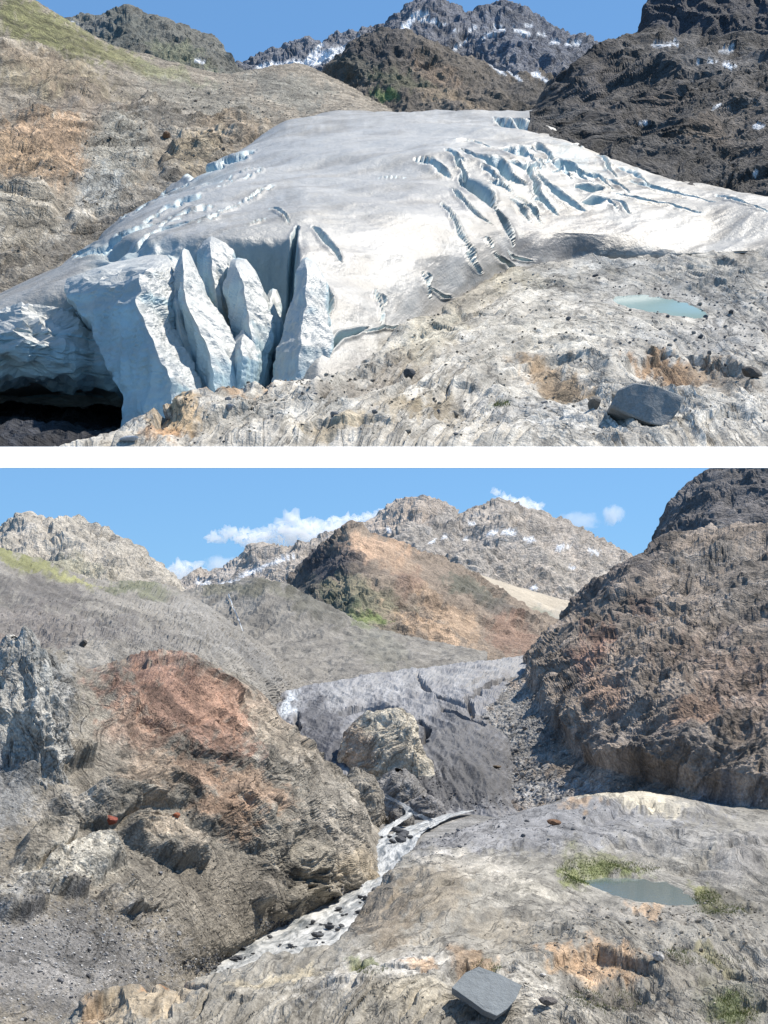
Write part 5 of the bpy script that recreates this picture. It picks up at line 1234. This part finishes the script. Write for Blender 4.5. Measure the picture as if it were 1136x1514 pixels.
scatter(Gl, 22, [(330, 1428, 60, 16, 1), (430, 1374, 60, 14, 1), (510, 1325, 30, 12, .7)], 8, 14, [(84, 86, 92), (66, 68, 74)], m_stone, '{z} {c} wet boulder on the bank of the white river', 'boulders along the river bank', 82)
scatter(Gh, 40, [(770, 1110, 50, 60, 1), (800, 1170, 90, 24, 1)], 7, 13, [(142, 136, 129), (118, 115, 113), (160, 150, 138)], m_stone, '{z} {c} boulder in the debris between glacier tongue and right hillside', 'boulders below the right hillside', 83)
scatter(Gf, 24, [(990, 1400, 160, 60, 1), (960, 1480, 150, 40, 1)], 7, 13, WARM[:3], m_stone, '{z} {c} warm-grey boulder lying on the rock terrace in front of the grey-green pond', 'boulders on the terrace before the pond', 84)
scatter(Gf, 20, [(760, 1225, 180, 26, 1), (650, 1245, 50, 30, .6)], 6, 10, GREY[:3], m_stone, '{z} {c} grey boulder on the gravel flat below the glacier tongue', 'boulders on the gravel flat', 85)
scatter(Guf, 34, [(620, 600, 380, 50, 1)], 8, 17, [(134, 134, 136), (112, 112, 114), (156, 150, 140)], m_ustone, '{z} {c} grey stone lying on the pale rock just above the white strip', 'stones on the pale foreground rock', 86, 12)
scatter(Guf, 30, [(1060, 490, 150, 50, 1), (930, 500, 160, 26, .6), (880, 410, 100, 20, .3)], 7, 14, [(112, 113, 116), (90, 92, 96), (140, 138, 134)], m_ustone, '{z} {c} stone on the gravel around the pale turquoise pool', 'stones around the turquoise pool', 87, 12)
scatter(Gul, 16, [(260, 190, 120, 50, 1), (120, 300, 100, 60, .5)], 7, 14, [(140, 128, 112), (116, 106, 96)], m_ustone, '{z} {c} brown stone on the slope left of the huge white glacier', 'stones left of the huge glacier', 88, 12)
def river_rocks(n, seed):
    r = np.random.default_rng(seed)
    P, d = pick(RIV, n * 3, [(480, 1372, 34, 9, 1.5), (360, 1412, 30, 8, 1.4), (420, 1385, 20, 8, .8), (505, 1352, 26, 7, 1), (440, 1395, 36, 9, 1), (550, 1330, 18, 12, .6), (340, 1440, 26, 9, 1.2), (585, 1236, 22, 10, .8)], seed)
    for p, dd in list(zip(P, d))[:n]:
        q = r.random() ** 2; boulder(p + np.array([0, 0, .1]), (5 + 14 * q) * dd / F, int(r.integers(6)), (84, 86, 90), m_stone, ('large' if q > .4 else 'small') + ' dark rock standing in the foaming white river', 'rocks in the river', stretch_=(1.3, 1, .8))
river_rocks(64, 89)
# boulders one can name
p, k = at(Gl, 165, 1218); boulder(p, 27 * k, 2, (132, 74, 60), m_stone, 'rust-red boulder lying alone on the slope left of the river', yaw=.3, stretch_=(1, 1, .9))
p, k = at(Gl, 263, 1207); boulder(p, 15 * k, 3, (150, 92, 66), m_stone, 'small orange boulder at the foot of the red outcrop', yaw=1)
p, k = at(Gm, 123, 1000) if False else at(Gm, 123, 952); boulder(p, 18 * k, 1, (78, 74, 70), m_stone, 'single dark boulder on the scree above the grey ribbed rock', yaw=2)
p, k = at(Gf, 975, 1416); boulder(p, 22 * k, 4, (186, 182, 176), m_stone, 'round whitish boulder on the terrace right of the orange ledge', yaw=.5, stretch_=(1, 1, 1.2))
p, k = at(Gf, 820, 1218); boulder(p, 24 * k, 5, (122, 92, 70), m_stone, 'flat brown boulder on the gravel flat above the grassy pond', yaw=.2, stretch_=(1.2, .8, .5))
p, k = at(Gf, 812, 1487); boulder(p, 34 * k, 5, (104, 100, 98), m_stone, 'flat dark stone beside the tilted slate block', yaw=.2, stretch_=(1.1, .8, .5))
p, k = at(Gf, 805, 1442); boulder(p, 11 * k, 2, (206, 202, 196), m_stone, 'small white stone above the tilted slate block', yaw=.2)
p, k = at(Gt, 735, 1134); boulder(p, 13 * k, 2, (96, 82, 66), m_stone, 'lone brown boulder on the grey tongue of ice', yaw=.2, stretch_=(1.2, 1, .6))
p, k = at(Gh, 1008, 1168); boulder(p, 14 * k, 4, (130, 124, 116), m_stone, 'boulder at the foot of the right-hand cliff', yaw=1.2)
p, k = at(Gul, 249, 202); boulder(p, 17 * k, 1, (122, 96, 76), m_ustone, 'round brown boulder alone on grey scree beside the huge glacier', yaw=1.2)
p, k = at(Guf, 609, 556); boulder(p, 26 * k, 3, (86, 88, 92), m_ustone, 'dark square stone near the foot of the ice', yaw=1.0, stretch_=(1, 1, 1))
p, k = at(Guf, 877, 602); boulder(p, 30 * k, 4, (116, 113, 108), m_ustone, 'grey stone leaning on the big dark tilted block', yaw=2.0)
p, k = at(Guf, 340, 606); boulder(p, 24 * k, 2, (156, 160, 166), m_ustone, 'pale bluish stone on ochre rock beside the ice towers', yaw=2.6, stretch_=(1, .8, .8))
p, k = at(Guf, 192, 652); boulder(p, 34 * k, 0, (178, 182, 188), m_ustone, 'flat pale stone at the mouth of the black ice cave', yaw=.2, stretch_=(1, .8, .6))
p, k = at(Guf, 1110, 556); boulder(p, 40 * k, 5, (96, 92, 88), m_ustone, 'long dark stone beside the brown ledge behind the big tilted block', yaw=.1, stretch_=(1, .7, .6))

def slab(name, pts, thick, col, mat, label, cat='boulder', n=3, seed=1, back=(0, 1, .2), edge=.02, drop=0):
    """a thick broken slab: pts = outline of its front face as (px, py, distance)"""
    r = np.random.default_rng(seed)
    P = np.array([P3(*q) for q in pts]); c = P.mean(0)
    nrm = np.cross(P[1] - P[0], P[len(P) // 2] - P[0]); nrm /= np.linalg.norm(nrm)
    if nrm @ c > 0: nrm = -nrm
    bm = bmesh.new()
    off = -nrm * thick
    f = [bm.verts.new(q + r.normal(size=3) * edge * thick) for q in P]
    b = [bm.verts.new(q + off + (c - q) * .06 + r.normal(size=3) * edge * 3 * thick) for q in P]
    bm.faces.new(f); bm.faces.new(b[::-1]); m_ = len(P)
    for i in range(m_): bm.faces.new((f[(i + 1) % m_], f[i], b[i], b[(i + 1) % m_]))
    bmesh.ops.recalc_face_normals(bm, faces=bm.faces)
    bmesh.ops.bevel(bm, geom=list(bm.edges), offset=thick * .05, segments=1, affect='EDGES')
    bmesh.ops.triangulate(bm, faces=bm.faces)
    bmesh.ops.subdivide_edges(bm, edges=list(bm.edges), cuts=4, use_grid_fill=True)
    V = np.array([v.co[:] for v in bm.verts]); Fc = np.array([[v.index for v in q.verts] for q in bm.faces if len(q.verts) == 3]); 
    bm.free()
    V = V + (nrm * (rock(V, thick * 1.2, (.5, .5, .3, .2), None, 1, seed) * thick * .06)[:, None])
    V[:, 2] -= drop
    loc = np.array([c[0], c[1], V[:, 2].min()])
    me = mesh_from(name, V - loc, Fc, np.tile(lin(col), (len(V), 1)), False)
    o = add(name, me, mat); o.location = loc
    return tag(o, label, cat)
m_slate = rock_mat('slate', .10, bump=.45, var=.10, crack=.3, speck=.04)
m_uslate = rock_mat('upper_slate', .012, bump=.5, var=.12, crack=.2, speck=.12)
slab('slate_block', [(668, 1455, 110.2), (688, 1433, 112.5), (708, 1424, 113.4), (740, 1436, 113.2), (772, 1452, 112.6), (763, 1472, 110.6), (750, 1487, 109.2), (735, 1497, 108.2), (716, 1489, 108.6), (694, 1473, 109.3)], .55, (120, 126, 130), m_slate, 'big tilted slab of blue-grey slate lying on the front rock', seed=7, drop=.25)
slab('tilted_block', [(903, 598, 15.45), (914, 574, 15.47), (938, 564, 15.5), (975, 574, 15.5), (1014, 587, 15.5), (1004, 608, 15.45), (986, 632, 15.35), (960, 628, 15.35), (925, 612, 15.4)], .45, (136, 137, 136), m_uslate, 'big dark grey angular block tilted over its own black shadow', seed=9)
# orange-brown fallen blocks in the right foreground
# ---- grass
def grass_stuff(name, sets, mat, seed):
    r = np.random.default_rng(seed); VV, FF, CC = [], [], []; off = 0
    for (g, n, regs, hpx, cols) in sets:
        P, d = pick(g, n, regs, seed)
        P = P + r.uniform(-1, 1, (n, 3)) * (d / F)[:, None] * np.array([3, 9, 0])
        for p, dd in zip(P, d):
            k = dd / F; h = hpx * k * r.uniform(.5, 1.2); a = r.random() * 6.28; w = .5 * k
            dx, dy = math.cos(a) * w, math.sin(a) * w; lx, ly = r.normal(size=2) * h * .35
            VV.append(np.array([p + [dx, dy, 0], p - [dx, dy, 0], p + [lx, ly, h]])); FF.append(np.array([[0, 1, 2]]) + off); off += 3
            CC.append(np.tile(lin(cols[int(r.integers(len(cols)))]) * r.uniform(.7, 1.2), (3, 1)))
    me = mesh_from(name, np.concatenate(VV), np.concatenate(FF), np.concatenate(CC), False)
    o = add(name, me, mat); o['kind'] = 'stuff'; return o
m_grass, t_, b_, N_, L_ = node_mat('grass_blades')
at_ = N_.new('ShaderNodeAttribute'); at_.attribute_name = 'Col'; L_.new(at_.outputs['Color'], b_.inputs['Base Color']); b_.inputs['Roughness'].default_value = .7
GRN = [(96, 112, 48), (112, 120, 56), (84, 100, 50), (128, 120, 66)]
grass_stuff('grass', [(Gf, 5200, [(870, 1284, 40, 14, 1), (915, 1284, 50, 9, .8), (855, 1300, 20, 8, 1), (1045, 1328, 20, 10, 1), (1075, 1345, 40, 8, .4)], 3.0, GRN), (Gf, 3600, [(1085, 1492, 34, 26, 1), (1060, 1420, 40, 6, .5), (1000, 1410, 20, 6, .5), (720, 1432, 20, 10, .5), (545, 1434, 24, 5, .6), (900, 1478, 60, 16, .3), (1010, 1420, 12, 8, .8)], 5.0, GRN)], m_grass, 91)
grass_stuff('grass', [(Guf, 500, [(741, 598, 12, 4, 1)], 5.0, GRN)], m_grass, 92)

# ---- mountain streams on the moraines
drape('stream', Gd, [(338, 878), (345, 897), (353, 917), (364, 943), (380, 962), (400, 982)], 1.5, m_stream, s=2)
drape('stream', Gd, [(418, 988), (440, 1003), (470, 1020)], 2.0, m_stream, s=4)
# ---- clouds far behind the range
def cloud_mat(name, dens, sc, thr, seed):
    m = bpy.data.materials.new(name); m.use_nodes = True
    t = m.node_tree; N, Lk = t.nodes, t.links
    N.remove(N['Principled BSDF'])
    v = N.new('ShaderNodeVolumePrincipled'); v.inputs['Color'].default_value = (1, 1, 1, 1); v.inputs['Anisotropy'].default_value = .2
    tc = N.new('ShaderNodeTexCoord')
    n = N.new('ShaderNodeTexNoise'); n.inputs['Scale'].default_value = sc; n.inputs['Detail'].default_value = 6; n.inputs['Roughness'].default_value = .6
    mp = N.new('ShaderNodeMapping'); mp.inputs['Location'].default_value = (seed, seed * 1.7, 0); mp.inputs['Scale'].default_value = (1.0, .6, .55)
    Lk.new(tc.outputs['Object'], mp.inputs[0]); Lk.new(mp.outputs[0], n.inputs['Vector'])
    ln = N.new('ShaderNodeVectorMath'); ln.operation = 'LENGTH'; Lk.new(tc.outputs['Object'], ln.inputs[0])
    a = N.new('ShaderNodeMath'); a.operation = 'MULTIPLY_ADD'; Lk.new(ln.outputs['Value'], a.inputs[0]); a.inputs[1].default_value = -.62; Lk.new(n.outputs[0], a.inputs[2])
    r = N.new('ShaderNodeMapRange'); r.inputs[1].default_value = thr; r.inputs[2].default_value = thr + .14; r.inputs[3].default_value = 0; r.inputs[4].default_value = dens
    Lk.new(a.outputs[0], r.inputs[0]); Lk.new(r.outputs[0], v.inputs['Density'])
    Lk.new(v.outputs[0], N['Material Output'].inputs['Volume'])
    return m
def cloud(px, py, rx, ry, d, dens, sc, thr, seed, label, roll=0):
    """a thin veil of vapour"""
    bm = bmesh.new(); bmesh.ops.create_icosphere(bm, subdivisions=3, radius=1)
    me = bpy.data.meshes.new('cloud'); bm.to_mesh(me); bm.free()
    o = add('cloud', me, cloud_mat('cloud_vapour', dens, sc, thr, seed))
    k = d / F; o.location = P3(px, py, d); o.scale = (rx * k, rx * k * .6, ry * k); o.rotation_euler = (0, roll, 0)
    return tag(o, label, 'cloud')
m_cum = bpy.data.materials.new('cumulus'); m_cum.use_nodes = True
N_, L_ = m_cum.node_tree.nodes, m_cum.node_tree.links
N_.remove(N_['Principled BSDF'])
v_ = N_.new('ShaderNodeVolumePrincipled'); v_.inputs['Color'].default_value = (1, 1, 1, 1); v_.inputs['Density'].default_value = .028; v_.inputs['Anisotropy'].default_value = .35
L_.new(v_.outputs[0], N_['Material Output'].inputs['Volume'])
def cumulus(puffs, d, label, seed):
    """a heaped cloud: puffs = (px, py, radius px); one billowing mesh"""
    VV, FF = [], []; off = 0; k = d / F
    bm = bmesh.new(); bmesh.ops.create_icosphere(bm, subdivisions=4, radius=1)
    U = np.array([v.co[:] for v in bm.verts]); Fc = np.array([[v.index for v in f.verts] for f in bm.faces]); bm.free()
    c0 = P3(puffs[0][0], puffs[0][1], d)
    for q, (x, y, r_) in enumerate(puffs):
        c = P3(x, y, d + r_ * k * ((q * 37) % 7 - 3) * .1)
        p = U * r_ * k * np.array([1.25, .9, .8]) + c
        b1 = np.abs(noise(p / (r_ * k * .55), seed)) + .5 * np.abs(noise(p / (r_ * k * .26), seed + 1)) + .3 * np.abs(noise(p / (r_ * k * .12), seed + 2)) + .2 * np.abs(noise(p / (r_ * k * .06), seed + 3))
        wob = fbm(p / (r_ * k * .9), 2, seed + 5)
        p = p + U * ((b1 * .95 - .35 + wob * .6) * r_ * k)[:, None]
        VV.append(p - c0); FF.append(Fc + off); off += len(U)
    me = mesh_from('cloud', np.concatenate(VV), np.concatenate(FF), None, True)
    o = add('cloud', me, m_cum); o.location = c0
    return tag(o, label, 'cloud')
cumulus([(440, 790, 22), (318, 794, 10), (338, 788, 11), (360, 794, 14), (385, 796, 17), (412, 790, 19), (432, 776, 17), (458, 784, 20), (484, 786, 20), (510, 780, 18), (534, 774, 16), (552, 767, 12), (566, 760, 9), (400, 806, 14)], 6400, 'long white cloud lying behind the ridge left of the main peak', 3)
cumulus([(266, 846, 17), (250, 852, 13), (284, 842, 14)], 6400, 'small white cloud in the saddle beside the left mountain', 31)
cumulus([(768, 750, 17), (746, 740, 11), (733, 728, 6), (788, 752, 13)], 6400, 'ragged white cloud above the right shoulder of the main peak', 51)
cloud(328, 834, 30, 16, 6200, .012, 1.8, -.02, 8, 'thin wispy cloud above the low snowy ridge')
cloud(856, 770, 36, 17, 6200, .006, 1.8, -.02, 14, 'faint veil of cloud between the main peak and the right crag')
cloud(907, 763, 20, 20, 6200, .016, 1.6, -.02, 17, 'tiny white puff of cloud nearest the right crag')
